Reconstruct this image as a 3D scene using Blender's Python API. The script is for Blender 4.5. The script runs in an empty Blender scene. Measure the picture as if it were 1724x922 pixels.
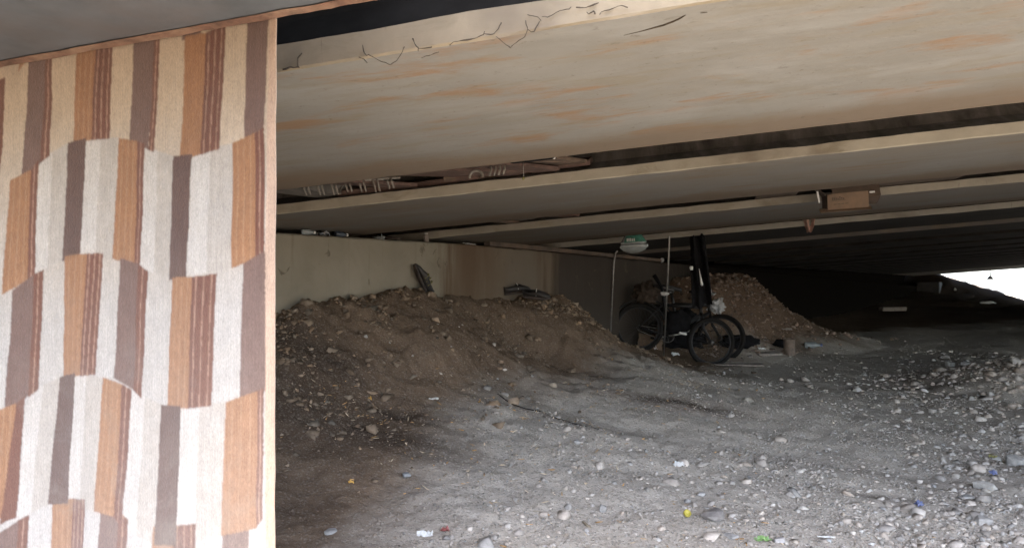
import bpy, bmesh, math, random
import numpy as np
from mathutils import Vector, Matrix, Euler, noise as mnoise

random.seed(7)
rng = np.random.default_rng(11)
C = bpy.context.scene.collection
EYE = 1.35                      # camera height over the near ground
FPX, CX, HY = 1245.0, 862.0, 495.0
BX, BY = 0.972, -0.2345         # along the girders
WX, WY = 0.2345, 0.972          # across the girders
DX, DY = 0.554, 0.832           # along the abutment wall
P1X, P1Y = -1.55, 4.9
SLOPE_T, SLOPE_Q, H0 = 0.0725, -0.0117, 0.70

# ------------------------------------------------------------------ helpers
def link(o, parent=None):
    C.objects.link(o)
    if parent is not None:
        o.parent = parent
    return o

def tag(o, label=None, cat=None, group=None, kind=None):
    if label: o['label'] = label
    if cat: o['category'] = cat
    if group: o['group'] = group
    if kind: o['kind'] = kind
    return o

def empty(name, loc=(0, 0, 0), rz=0.0, matrix=None):
    o = bpy.data.objects.new(name, None)
    C.objects.link(o)
    o.empty_display_size = 0.1
    if matrix is not None:
        o.matrix_world = matrix
    else:
        o.location = loc
        o.rotation_euler = (0, 0, rz)
    return o

def mesh_from(name, v, f, mats, smooth=False, idx=None):
    me = bpy.data.meshes.new(name)
    me.from_pydata([tuple(p) for p in v], [], [tuple(q) for q in f])
    for m in (mats if isinstance(mats, (list, tuple)) else [mats]):
        me.materials.append(m)
    if idx is not None:
        me.polygons.foreach_set('material_index', np.asarray(idx, dtype=np.int32))
    if smooth:
        me.polygons.foreach_set('use_smooth', np.ones(len(me.polygons), dtype=bool))
    me.update()
    return me

def obj(name, v, f, mats, parent=None, smooth=False, idx=None, loc=None, rot=None):
    o = bpy.data.objects.new(name, mesh_from(name, v, f, mats, smooth, idx))
    link(o, parent)
    if loc is not None: o.location = loc
    if rot is not None: o.rotation_euler = rot
    return o

def copy_tree(o, parent=None):
    c = o.copy()
    C.objects.link(c)
    if parent is not None:
        c.parent = parent
        c.matrix_parent_inverse = o.matrix_parent_inverse.copy()
    for ch in list(o.children):
        copy_tree(ch, c)
    return c

class MB:
    """collects shapes for one mesh"""
    def __init__(self): self.v, self.f = [], []
    def add(self, v, f):
        k = len(self.v)
        self.v += [tuple(p) for p in v]
        self.f += [tuple(i + k for i in q) for q in f]
        return self
    def box(self, c, s, rot=None, bev=0.0, jit=0.0):
        sx, sy, sz = s[0] / 2, s[1] / 2, s[2] / 2
        bm = bmesh.new()
        bmesh.ops.create_cube(bm, size=1)
        for q in bm.verts: q.co = Vector((q.co.x * 2 * sx, q.co.y * 2 * sy, q.co.z * 2 * sz))
        if bev > 0:
            bmesh.ops.bevel(bm, geom=list(bm.edges), offset=bev, segments=2, affect='EDGES', profile=0.5)
        R = Euler(rot).to_matrix() if rot is not None else Matrix.Identity(3)
        bm.verts.index_update()
        vs = [R @ (q.co + Vector((random.uniform(-jit, jit), random.uniform(-jit, jit), random.uniform(-jit, jit)))) + Vector(c) for q in bm.verts]
        fs = [[q.index for q in p.verts] for p in bm.faces]
        bm.free()
        return self.add(vs, fs)
    def tube(self, pts, r, n=8, cap=True):
        pts = [Vector(p) for p in pts]
        rr = r if isinstance(r, (list, tuple)) else [r] * len(pts)
        vs, fs = [], []
        t0 = (pts[1] - pts[0]).normalized()
        ref = Vector((0, 0, 1)) if abs(t0.z) < 0.9 else Vector((1, 0, 0))
        u = t0.cross(ref).normalized()
        for i, p in enumerate(pts):
            a = pts[max(i - 1, 0)]; b = pts[min(i + 1, len(pts) - 1)]
            t = (b - a).normalized()
            u = (u - t * u.dot(t)).normalized()
            w = t.cross(u)
            for k in range(n):
                an = 2 * math.pi * k / n
                vs.append(p + (u * math.cos(an) + w * math.sin(an)) * rr[i])
        for i in range(len(pts) - 1):
            for k in range(n):
                k2 = (k + 1) % n
                fs.append((i * n + k, i * n + k2, (i + 1) * n + k2, (i + 1) * n + k))
        if cap:
            fs.append(tuple(reversed(range(n))))
            fs.append(tuple(range((len(pts) - 1) * n, len(pts) * n)))
        return self.add(vs, fs)
    def torus(self, c, R, r, axis='Y', n=48, m=8, a0=0.0, a1=2 * math.pi):
        vs, fs = [], []
        full = abs(a1 - a0 - 2 * math.pi) < 1e-6
        cnt = n if full else n + 1
        for i in range(cnt):
            a = a0 + (a1 - a0) * i / n
            for k in range(m):
                b = 2 * math.pi * k / m
                rad = R + r * math.cos(b)
                p = (rad * math.cos(a), r * math.sin(b), rad * math.sin(a)) if axis == 'Y' else (rad * math.cos(a), rad * math.sin(a), r * math.sin(b))
                vs.append((p[0] + c[0], p[1] + c[1], p[2] + c[2]))
        for i in range(n):
            j = (i + 1) % cnt
            for k in range(m):
                k2 = (k + 1) % m
                fs.append((i * m + k, j * m + k, j * m + k2, i * m + k2))
        return self.add(vs, fs)
    def lathe(self, prof, n=20, c=(0, 0, 0), squash=(1, 1)):
        vs, fs = [], []
        for (r, z) in prof:
            for k in range(n):
                a = 2 * math.pi * k / n
                vs.append((c[0] + r * math.cos(a) * squash[0], c[1] + r * math.sin(a) * squash[1], c[2] + z))
        for i in range(len(prof) - 1):
            for k in range(n):
                k2 = (k + 1) % n
                fs.append((i * n + k, i * n + k2, (i + 1) * n + k2, (i + 1) * n + k))
        fs.append(tuple(reversed(range(n))))
        fs.append(tuple(range((len(prof) - 1) * n, len(prof) * n)))
        return self.add(vs, fs)
    def build(self, name, mat, parent=None, smooth=False, loc=None, rot=None):
        return obj(name, self.v, self.f, mat, parent, smooth, None, loc, rot)

def fbm(x, y, z=0.0, octv=4, H=1.0, lac=2.0):
    return mnoise.fractal(Vector((x, y, z)), H, lac, octv)

def fbm_np(x, y, scale, z=0.0, octv=4, H=1.0):
    fx = np.asarray(x, float).ravel() * scale
    fy = np.asarray(y, float).ravel() * scale
    fr = mnoise.fractal
    out = np.fromiter((fr((a, b, z), H, 2.0, octv) for a, b in zip(fx.tolist(), fy.tolist())), float, count=fx.size)
    return out.reshape(np.shape(x))

def pt(px, py, Y):
    return Vector(((px - CX) / FPX * Y, Y, EYE + (HY - py) / FPX * Y))

def wall_sd(x, y):
    rx, ry = x - P1X, y - P1Y
    return rx * DX + ry * DY, rx * DY - ry * DX
def from_sd(s, d):
    return P1X + s * DX + d * DY, P1Y + s * DY - d * DX
def from_tq(t, q):
    return t * BX + q * WX, t * BY + q * WY
def soffit(t, q):
    return H0 + SLOPE_T * t + SLOPE_Q * q
def t_wall(q):
    return -2.656 + 0.3659 * (q - 4.399)
def px_on_q(px, q):
    r = (px - CX) / FPX
    return q * (0.972 * r - 0.2345) / (0.972 + 0.2345 * r)

# ------------------------------------------------------------------ materials
def new_mat(name):
    m = bpy.data.materials.new(name)
    m.use_nodes = True
    nt = m.node_tree
    for n in list(nt.nodes): nt.nodes.remove(n)
    out = nt.nodes.new('ShaderNodeOutputMaterial')
    bs = nt.nodes.new('ShaderNodeBsdfPrincipled')
    nt.links.new(bs.outputs[0], out.inputs[0])
    return m, nt, bs

class NT:
    def __init__(self, nt): self.nt = nt
    def n(self, t, **kw):
        x = self.nt.nodes.new(t)
        for k, v in kw.items(): setattr(x, k, v)
        return x
    def L(self, a, b): self.nt.links.new(a, b)
    def coord(self, scale=(1, 1, 1), kind='Object', loc=(0, 0, 0)):
        tc = self.n('ShaderNodeTexCoord'); mp = self.n('ShaderNodeMapping')
        mp.inputs['Scale'].default_value = scale
        mp.inputs['Location'].default_value = loc
        self.L(tc.outputs[kind], mp.inputs['Vector'])
        return mp.outputs[0]
    def noise(self, vec, scale=5, detail=6, rough=0.55, dist=0.0):
        x = self.n('ShaderNodeTexNoise')
        x.inputs['Scale'].default_value = scale
        x.inputs['Detail'].default_value = detail
        x.inputs['Roughness'].default_value = rough
        x.inputs['Distortion'].default_value = dist
        if vec is not None: self.L(vec, x.inputs['Vector'])
        return x.outputs[0]
    def ramp(self, fac, a, b, ca=0.0, cb=1.0):
        x = self.n('ShaderNodeMapRange')
        x.inputs['From Min'].default_value = a
        x.inputs['From Max'].default_value = b
        x.inputs['To Min'].default_value = ca
        x.inputs['To Max'].default_value = cb
        x.clamp = True
        self.L(fac, x.inputs['Value'])
        return x.outputs[0]
    def mix(self, fac, a, b, mode='MIX'):
        x = self.n('ShaderNodeMix'); x.data_type = 'RGBA'; x.blend_type = mode
        if isinstance(fac, (int, float)): x.inputs[0].default_value = fac
        else: self.L(fac, x.inputs[0])
        for k, c in ((6, a), (7, b)):
            if isinstance(c, (tuple, list)): x.inputs[k].default_value = (*c[:3], 1)
            else: self.L(c, x.inputs[k])
        return x.outputs[2]
    def math(self, op, a, b=None):
        x = self.n('ShaderNodeMath', operation=op)
        for k, c in ((0, a), (1, b)):
            if c is None: continue
            if isinstance(c, (int, float)): x.inputs[k].default_value = c
            else: self.L(c, x.inputs[k])
        return x.outputs[0]
    def bump(self, h, strength=0.3, dist=0.02, normal=None):
        x = self.n('ShaderNodeBump')
        x.inputs['Strength'].default_value = strength
        x.inputs['Distance'].default_value = dist
        self.L(h, x.inputs['Height'])
        if normal is not None: self.L(normal, x.inputs['Normal'])
        return x.outputs[0]
    def sep(self, vec):
        x = self.n('ShaderNodeSeparateXYZ'); self.L(vec, x.inputs[0]); return x.outputs

def simple(name, col, rough=0.7, metal=0.0, var=0.25, scale=12, bump=0.15, dirt=None, dirt_amt=0.4, trans=0.0, spec=0.5):
    m, nt, bs = new_mat(name); T = NT(nt)
    v = T.coord()
    nz = T.noise(v, scale, 5, 0.6)
    dark = tuple(c * (1 - var) for c in col); lite = tuple(min(1, c * (1 + var)) for c in col)
    c = T.mix(T.ramp(nz, 0.3, 0.7), dark, lite)
    if dirt:
        n2 = T.noise(v, scale * 0.4, 6, 0.65, 0.5)
        c = T.mix(T.ramp(n2, 0.45, 0.7, 0, dirt_amt), c, dirt)
    T.L(c, bs.inputs['Base Color'])
    bs.inputs['Roughness'].default_value = rough
    bs.inputs['Metallic'].default_value = metal
    bs.inputs['Specular IOR Level'].default_value = spec
    if trans: bs.inputs['Transmission Weight'].default_value = trans
    if bump: T.L(T.bump(nz, bump, 0.01), bs.inputs['Normal'])
    return m

def soffit_mat(name, q0, q1, base=(0.21, 0.190, 0.160), pale=(0.195, 0.190, 0.175), rust=0.7, seed=0.0, dark=1.0):
    m, nt, bs = new_mat(name); T = NT(nt)
    v = T.coord((0.9, 1.7, 1.0), loc=(seed, seed * 1.7, 0))
    raw = T.coord()
    y = T.sep(raw)[1]
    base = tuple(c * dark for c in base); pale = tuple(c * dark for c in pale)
    n1 = T.noise(v, 1.6, 8, 0.6, 0.4)
    c = T.mix(T.ramp(n1, 0.35, 0.65), base, pale)
    v2 = T.coord((1.2, 4.0, 1.0), loc=(seed * 2 + 3, 1, 0))
    n2 = T.noise(v2, 2.2, 7, 0.65, 0.6)
    c = T.mix(T.ramp(n2, 0.50, 0.66, 0, 0.6), c, (0.165 * dark, 0.143 * dark, 0.105 * dark))
    v3 = T.coord((1.0, 2.7, 1.0), loc=(seed * 3 + 1.3, 4, 0))
    n3 = T.noise(v3, 1.9, 6, 0.62, 0.3)
    n4r = T.noise(T.coord((2.5, 14.0, 1.0), loc=(seed + 2, 2, 0)), 3.0, 6, 0.7, 0.2)
    c = T.mix(T.ramp(T.math('ADD', n3, T.math('MULTIPLY', T.math('SUBTRACT', n4r, 0.5), 0.22)), 0.545, 0.66, 0, rust), c, (0.20 * dark, 0.105 * dark, 0.045 * dark))
    v6 = T.coord((0.7, 2.2, 1.0), loc=(seed + 5, 7, 0))
    c = T.mix(T.ramp(T.noise(v6, 1.7, 6, 0.6, 0.5), 0.54, 0.66, 0, 0.55), c, (0.22 * dark, 0.22 * dark, 0.21 * dark))
    v4 = T.coord((1.6, 9.0, 1.0), loc=(seed + 8, 2, 0))
    n4 = T.noise(v4, 3.0, 8, 0.7, 0.2)
    c = T.mix(T.ramp(n4, 0.5, 0.75, 0, 0.22), c, (0.15, 0.125, 0.098))
    # brown water stain along the far edge of the soffit, uneven
    wob = T.noise(T.coord((0.8, 0.3, 1), loc=(seed, 0, 0)), 1.3, 7, 0.65)
    edge = T.math('ADD', y, T.math('MULTIPLY', T.math('SUBTRACT', wob, 0.5), 0.55))
    st = T.ramp(edge, q1 - 0.40, q1 - 0.20, 0, 0.78)
    c = T.mix(st, c, (0.145 * dark, 0.108 * dark, 0.074 * dark))
    # pores and specks
    n5 = T.noise(raw, 38, 3, 0.7)
    c = T.mix(T.ramp(n5, 0.64, 0.72, 0, 0.5), c, (0.11, 0.09, 0.07))
    n6 = T.noise(T.coord((3.0, 5.0, 1.0), loc=(seed, 0, 3)), 4.5, 8, 0.72, 0.5)
    c = T.mix(T.ramp(n6, 0.61, 0.70, 0, 0.5), c, (0.085, 0.07, 0.055))
    T.L(c, bs.inputs['Base Color'])
    bs.inputs['Roughness'].default_value = 0.85
    bs.inputs['Specular IOR Level'].default_value = 0.25
    h = T.math('ADD', n4, T.math('MULTIPLY', n5, 0.4))
    T.L(T.bump(h, 0.25, 0.008), bs.inputs['Normal'])
    return m

def lip_mat(name, col=(0.44, 0.40, 0.31), seed=0.0):
    m, nt, bs = new_mat(name); T = NT(nt)
    raw = T.coord(loc=(seed, 0, 0))
    n1 = T.noise(raw, 3.5, 8, 0.65, 0.3)
    c = T.mix(T.ramp(n1, 0.3, 0.7), tuple(k * 0.82 for k in col), tuple(min(1, k * 1.12) for k in col))
    n2 = T.noise(T.coord((1, 1, 2.5), loc=(seed, 3, 0)), 5, 8, 0.7, 0.6)
    c = T.mix(T.ramp(n2, 0.52, 0.66, 0, 0.6), c, (0.17, 0.138, 0.088))
    n3 = T.noise(T.coord((4, 1, 0.6), loc=(seed, 3, 1)), 5, 6, 0.7, 0.4)
    c = T.mix(T.ramp(n3, 0.64, 0.74, 0, 0.8), c, (0.10, 0.08, 0.06))
    n4 = T.noise(T.coord((0.7, 1, 1), loc=(seed, 9, 0)), 1.4, 5, 0.6)
    c = T.mix(T.ramp(n4, 0.54, 0.66, 0, 0.7), c, (0.11, 0.088, 0.064))
    T.L(c, bs.inputs['Base Color'])
    bs.inputs['Roughness'].default_value = 0.85
    T.L(T.bump(n2, 0.4, 0.006), bs.inputs['Normal'])
    return m

def web_mat(name='web_concrete', lo=(0.055, 0.05, 0.045), hi=(0.17, 0.16, 0.145)):
    m, nt, bs = new_mat(name); T = NT(nt)
    n1 = T.noise(T.coord((3.5, 1, 0.5)), 2.2, 7, 0.65, 0.4)
    c = T.mix(T.ramp(n1, 0.3, 0.7), lo, hi)
    n2 = T.noise(T.coord(), 9, 6, 0.7)
    c = T.mix(T.ramp(n2, 0.5, 0.7, 0, 0.5), c, (0.04, 0.035, 0.03))
    T.L(c, bs.inputs['Base Color'])
    bs.inputs['Roughness'].default_value = 0.9
    T.L(T.bump(n2, 0.3, 0.01), bs.inputs['Normal'])
    return m

def wall_mat():
    m, nt, bs = new_mat('wall_concrete'); T = NT(nt)
    raw = T.coord()
    x, y, z = T.sep(raw)
    n1 = T.noise(raw, 2.4, 8, 0.6, 0.3)
    c = T.mix(T.ramp(n1, 0.3, 0.7), (0.18, 0.162, 0.125), (0.24, 0.218, 0.172))
    # brown stained length, with streaks running down
    wob = T.noise(T.coord((1.6, 1, 0.25)), 2.5, 6, 0.6, 0.4)
    e = T.math('ADD', x, T.math('MULTIPLY', T.math('SUBTRACT', wob, 0.5), 1.0))
    st = T.math('MULTIPLY', T.ramp(e, 1.52, 1.85), T.ramp(wob, 0.25, 0.6, 0.55, 0.95))
    c = T.mix(st, c, (0.105, 0.074, 0.05))
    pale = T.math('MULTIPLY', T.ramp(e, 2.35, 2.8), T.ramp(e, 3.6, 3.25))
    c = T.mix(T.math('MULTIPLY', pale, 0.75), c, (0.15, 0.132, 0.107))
    soot_shade = T.ramp(e, 3.45, 3.75, 0, 0.9)  # sooty stretch, made darker still to paint in the shade
    c = T.mix(soot_shade, c, (0.05, 0.044, 0.039))
    deep_shade = T.ramp(e, 6.0, 9.0, 0, 0.97)  # painted towards black further in, standing in for light falling off
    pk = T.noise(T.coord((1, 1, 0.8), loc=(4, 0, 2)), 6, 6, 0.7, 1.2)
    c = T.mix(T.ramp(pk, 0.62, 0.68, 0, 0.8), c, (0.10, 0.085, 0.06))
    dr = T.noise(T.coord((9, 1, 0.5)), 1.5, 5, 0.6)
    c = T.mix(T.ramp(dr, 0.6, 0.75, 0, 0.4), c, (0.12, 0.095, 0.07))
    c = T.mix(deep_shade, c, (0.008, 0.007, 0.006))
    T.L(c, bs.inputs['Base Color'])
    bs.inputs['Roughness'].default_value = 0.9
    bs.inputs['Specular IOR Level'].default_value = 0.0
    T.L(T.bump(T.math('ADD', n1, pk), 0.25, 0.012), bs.inputs['Normal'])
    return m

def ground_mat():
    m, nt, bs = new_mat('ground_soil'); T = NT(nt)
    at = T.n('ShaderNodeAttribute', attribute_name='soil')
    so = T.sep(at.outputs['Vector'])
    earth, red, dark = so[0], so[1], so[2]
    raw = T.coord()
    n1 = T.noise(raw, 2.3, 8, 0.62, 0.3)
    n2 = T.noise(raw, 16, 6, 0.65, 0.2)
    n3 = T.noise(raw, 75, 4, 0.7)
    g = T.mix(T.ramp(n1, 0.3, 0.7), (0.39, 0.355, 0.302), (0.47, 0.43, 0.37))
    g = T.mix(T.ramp(n2, 0.35, 0.65, 0, 0.55), g, (0.315, 0.285, 0.245))
    b = T.mix(T.ramp(n1, 0.3, 0.7), (0.088, 0.058, 0.037), (0.162, 0.112, 0.075))
    b = T.mix(T.ramp(n2, 0.4, 0.7, 0, 0.6), b, (0.20, 0.148, 0.102))
    wob = T.math('ADD', earth, T.math('MULTIPLY', T.math('SUBTRACT', n2, 0.5), 0.5))
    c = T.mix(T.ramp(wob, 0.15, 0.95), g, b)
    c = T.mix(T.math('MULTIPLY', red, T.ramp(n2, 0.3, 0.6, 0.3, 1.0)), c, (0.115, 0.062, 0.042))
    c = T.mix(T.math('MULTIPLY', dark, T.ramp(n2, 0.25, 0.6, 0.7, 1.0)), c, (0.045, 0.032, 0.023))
    v = T.n('ShaderNodeTexVoronoi'); v.inputs['Scale'].default_value = 55
    T.L(raw, v.inputs['Vector'])
    vs = T.sep(v.outputs['Color'])[0]
    fac = T.math('MULTIPLY', T.ramp(v.outputs['Distance'], 0.46, 0.30), T.ramp(vs, 0.30, 0.36))
    v2 = T.n('ShaderNodeTexVoronoi'); v2.inputs['Scale'].default_value = 120
    T.L(raw, v2.inputs['Vector'])
    f2 = T.math('MULTIPLY', T.ramp(v2.outputs['Distance'], 0.46, 0.28), T.ramp(T.sep(v2.outputs['Color'])[0], 0.3, 0.36))
    loose = T.ramp(earth, 0.2, 0.8, 1.0, 0.25)
    spk = T.mix(T.sep(v.outputs['Color'])[1], (0.20, 0.178, 0.152), (0.47, 0.43, 0.375))
    c = T.mix(T.math('MULTIPLY', T.math('MULTIPLY', fac, 0.7), loose), c, spk)
    spk2 = T.mix(T.sep(v2.outputs['Color'])[1], (0.22, 0.195, 0.165), (0.46, 0.42, 0.37))
    c = T.mix(T.math('MULTIPLY', T.math('MULTIPLY', f2, 0.6), loose), c, spk2)
    c = T.mix(T.ramp(n3, 0.4, 0.7, 0, 0.3), c, (0.14, 0.122, 0.105))
    T.L(c, bs.inputs['Base Color'])
    bs.inputs['Roughness'].default_value = 0.95
    bs.inputs['Specular IOR Level'].default_value = 0.0
    h = T.math('ADD', T.math('MULTIPLY', n2, 1.0), T.math('ADD', T.math('MULTIPLY', n3, 0.5), T.math('ADD', T.math('MULTIPLY', fac, 0.6), T.math('MULTIPLY', f2, 0.3))))
    T.L(T.bump(h, 0.5, 0.012), bs.inputs['Normal'])
    return m

def attr_mat(name, attr='tone', rough=0.9, var=0.25, scale=40, bump=0.4, dist=0.004):
    m, nt, bs = new_mat(name); T = NT(nt)
    at = T.n('ShaderNodeAttribute', attribute_name=attr)
    n = T.noise(T.coord(), scale, 5, 0.65)
    f = T.ramp(n, 0.3, 0.7, 1 - var, 1 + var)
    cc = T.n('ShaderNodeVectorMath', operation='SCALE')
    T.L(at.outputs['Vector'], cc.inputs[0]); T.L(f, cc.inputs['Scale'])
    T.L(cc.outputs[0], bs.inputs['Base Color'])
    bs.inputs['Roughness'].default_value = rough
    bs.inputs['Specular IOR Level'].default_value = 0.25
    T.L(T.bump(n, bump, dist), bs.inputs['Normal'])
    return m

def rug_mat():
    m, nt, bs = new_mat('rug_pile'); T = NT(nt)
    at = T.n('ShaderNodeAttribute', attribute_name='dye')
    raw = T.coord()
    fib = T.noise(T.coord((420, 420, 150)), 1, 3, 0.7)
    clump = T.noise(T.coord((55, 55, 30)), 1, 5, 0.7)
    row = T.noise(T.coord((300, 300, 6)), 1, 2, 0.6)
    f = T.math('MULTIPLY', T.ramp(fib, 0.25, 0.75, 0.40, 0.63), T.ramp(clump, 0.3, 0.7, 0.90, 1.08))
    f = T.math('MULTIPLY', f, T.ramp(row, 0.3, 0.7, 0.92, 1.07))
    cc = T.n('ShaderNodeVectorMath', operation='SCALE')
    T.L(at.outputs['Vector'], cc.inputs[0]); T.L(f, cc.inputs['Scale'])
    grime = T.noise(T.coord((9, 9, 7)), 1, 7, 0.7, 0.6)
    zz = T.sep(raw)[2]
    low = T.ramp(zz, 0.1, -0.5)
    c = T.mix(T.math('MULTIPLY', T.math('MULTIPLY', T.ramp(grime, 0.50, 0.72), low), 0.35), cc.outputs[0], (0.20, 0.18, 0.15))
    T.L(c, bs.inputs['Base Color'])
    bs.inputs['Roughness'].default_value = 1.0
    bs.inputs['Specular IOR Level'].default_value = 0.05
    bs.inputs['Sheen Weight'].default_value = 0.25
    bs.inputs['Sheen Roughness'].default_value = 0.6
    T.L(T.bump(T.math('ADD', fib, clump), 0.5, 0.003), bs.inputs['Normal'])
    return m

M = {}
M['web'] = web_mat()
M['web_pale'] = web_mat('web_concrete_pale', (0.10, 0.095, 0.088), (0.34, 0.32, 0.295))
M['wall'] = wall_mat()
M['ground'] = ground_mat()
M['stone'] = attr_mat('gravel_stone')
M['rug'] = rug_mat()
M['deck'] = simple('deck_concrete', (0.16, 0.15, 0.135), 0.9, 0, 0.3, 3, 0.3)
M['black_metal'] = simple('black_paint', (0.012, 0.012, 0.013), 0.45, 0, 0.4, 30, 0.05, dirt=(0.03, 0.024, 0.02), dirt_amt=0.4, spec=0.3)
M['chrome'] = simple('dull_chrome', (0.5, 0.5, 0.5), 0.28, 1.0, 0.2, 40, 0.05, dirt=(0.12, 0.09, 0.07), dirt_amt=0.6)
M['steel'] = simple('grey_steel', (0.30, 0.29, 0.275), 0.45, 0.6, 0.3, 30, 0.1, dirt=(0.12, 0.08, 0.055))
M['spoke'] = simple('dull_spoke', (0.05, 0.047, 0.044), 0.4, 0.5, 0.3, 30, 0)
M['rubber'] = simple('tyre_rubber', (0.010, 0.0095, 0.009), 0.85, 0, 0.4, 30, 0.3, dirt=(0.025, 0.021, 0.018), dirt_amt=0.4, spec=0.15)
M['saddle'] = simple('saddle_vinyl', (0.012, 0.011, 0.011), 0.5, 0, 0.3, 20, 0.2)
M['dusty_white'] = simple('dusty_white_tube', (0.17, 0.158, 0.138), 0.6, 0, 0.25, 30, 0.1, dirt=(0.14, 0.11, 0.08), dirt_amt=0.8)
M['white_plastic'] = simple('white_plastic', (0.72, 0.71, 0.68), 0.4, 0, 0.1, 10, 0.05, dirt=(0.3, 0.26, 0.2), dirt_amt=0.6)
M['wood'] = simple('old_wood', (0.09, 0.062, 0.044), 0.85, 0, 0.45, 18, 0.4)
M['timber'] = simple('sooty_timber', (0.085, 0.064, 0.048), 0.9, 0, 0.5, 4, 0.3, dirt=(0.2, 0.12, 0.07), dirt_amt=0.5)
M['wood_dark'] = simple('dark_board', (0.075, 0.045, 0.035), 0.85, 0, 0.4, 14, 0.4)
M['wood_grey'] = simple('weathered_board', (0.22, 0.19, 0.165), 0.85, 0, 0.35, 18, 0.4)
M['card'] = simple('cardboard', (0.125, 0.085, 0.055), 0.85, 0, 0.12, 14, 0.12, dirt=(0.2, 0.12, 0.07), dirt_amt=0.5)
M['card_dark'] = simple('damp_cardboard', (0.07, 0.05, 0.036), 0.9, 0, 0.2, 10, 0.15)  # darker brown cardboard for flaps, sheets and carton
M['ink'] = simple('printed_ink', (0.055, 0.038, 0.025), 0.8, 0, 0.2, 40, 0)
M['shoe'] = simple('shoe_black', (0.012, 0.011, 0.011), 0.6, 0, 0.4, 25, 0.25, dirt=(0.07, 0.055, 0.042), dirt_amt=0.3)
M['sole'] = simple('shoe_sole', (0.035, 0.028, 0.026), 0.8, 0, 0.4, 25, 0.25, dirt=(0.10, 0.07, 0.05), dirt_amt=0.5)
M['olive'] = simple('olive_trim', (0.15, 0.14, 0.045), 0.8, 0, 0.2, 25, 0.1)
M['black_cloth'] = simple('black_cloth', (0.009, 0.009, 0.010), 0.95, 0, 0.4, 25, 0.4, spec=0.1)
M['rag'] = simple('brown_rag', (0.05, 0.038, 0.03), 0.95, 0, 0.6, 16, 0.6, dirt=(0.09, 0.07, 0.055), dirt_amt=0.4, spec=0.1)
M['pink_cloth'] = simple('faded_pink_cloth', (0.42, 0.27, 0.22), 0.95, 0, 0.3, 25, 0.4, spec=0.1)
M['bag'] = simple('pale_plastic_bag', (0.62, 0.63, 0.64), 0.35, 0, 0.15, 14, 0.3, trans=0.3)
M['clear'] = simple('clear_plastic', (0.42, 0.46, 0.46), 0.25, 0, 0.1, 14, 0.1, trans=0.55)
M['green'] = simple('green_label', (0.05, 0.17, 0.125), 0.45, 0, 0.3, 40, 0.1)
M['label_white'] = simple('label_white', (0.6, 0.6, 0.57), 0.5, 0, 0.1, 40, 0.1)
M['yellow'] = simple('yellow_plastic', (0.36, 0.31, 0.05), 0.4, 0, 0.1, 20, 0.05)
M['lime'] = simple('lime_wrapper', (0.17, 0.29, 0.10), 0.35, 0, 0.25, 60, 0.3)
M['blue'] = simple('blue_plastic', (0.07, 0.09, 0.19), 0.4, 0, 0.15, 20, 0.05)
M['red'] = simple('red_wrapper', (0.22, 0.06, 0.05), 0.45, 0, 0.2, 60, 0.3)
M['orange'] = simple('orange_peel', (0.50, 0.29, 0.06), 0.6, 0, 0.2, 60, 0.3)
M['paper'] = simple('white_paper', (0.55, 0.55, 0.53), 0.8, 0, 0.06, 30, 0.3)
M['can'] = simple('rusty_can', (0.15, 0.115, 0.09), 0.7, 0.2, 0.4, 14, 0.2)
M['root'] = simple('dry_root', (0.05, 0.038, 0.026), 0.95, 0, 0.4, 60, 0.3)
M['girder_dark'] = None

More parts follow.
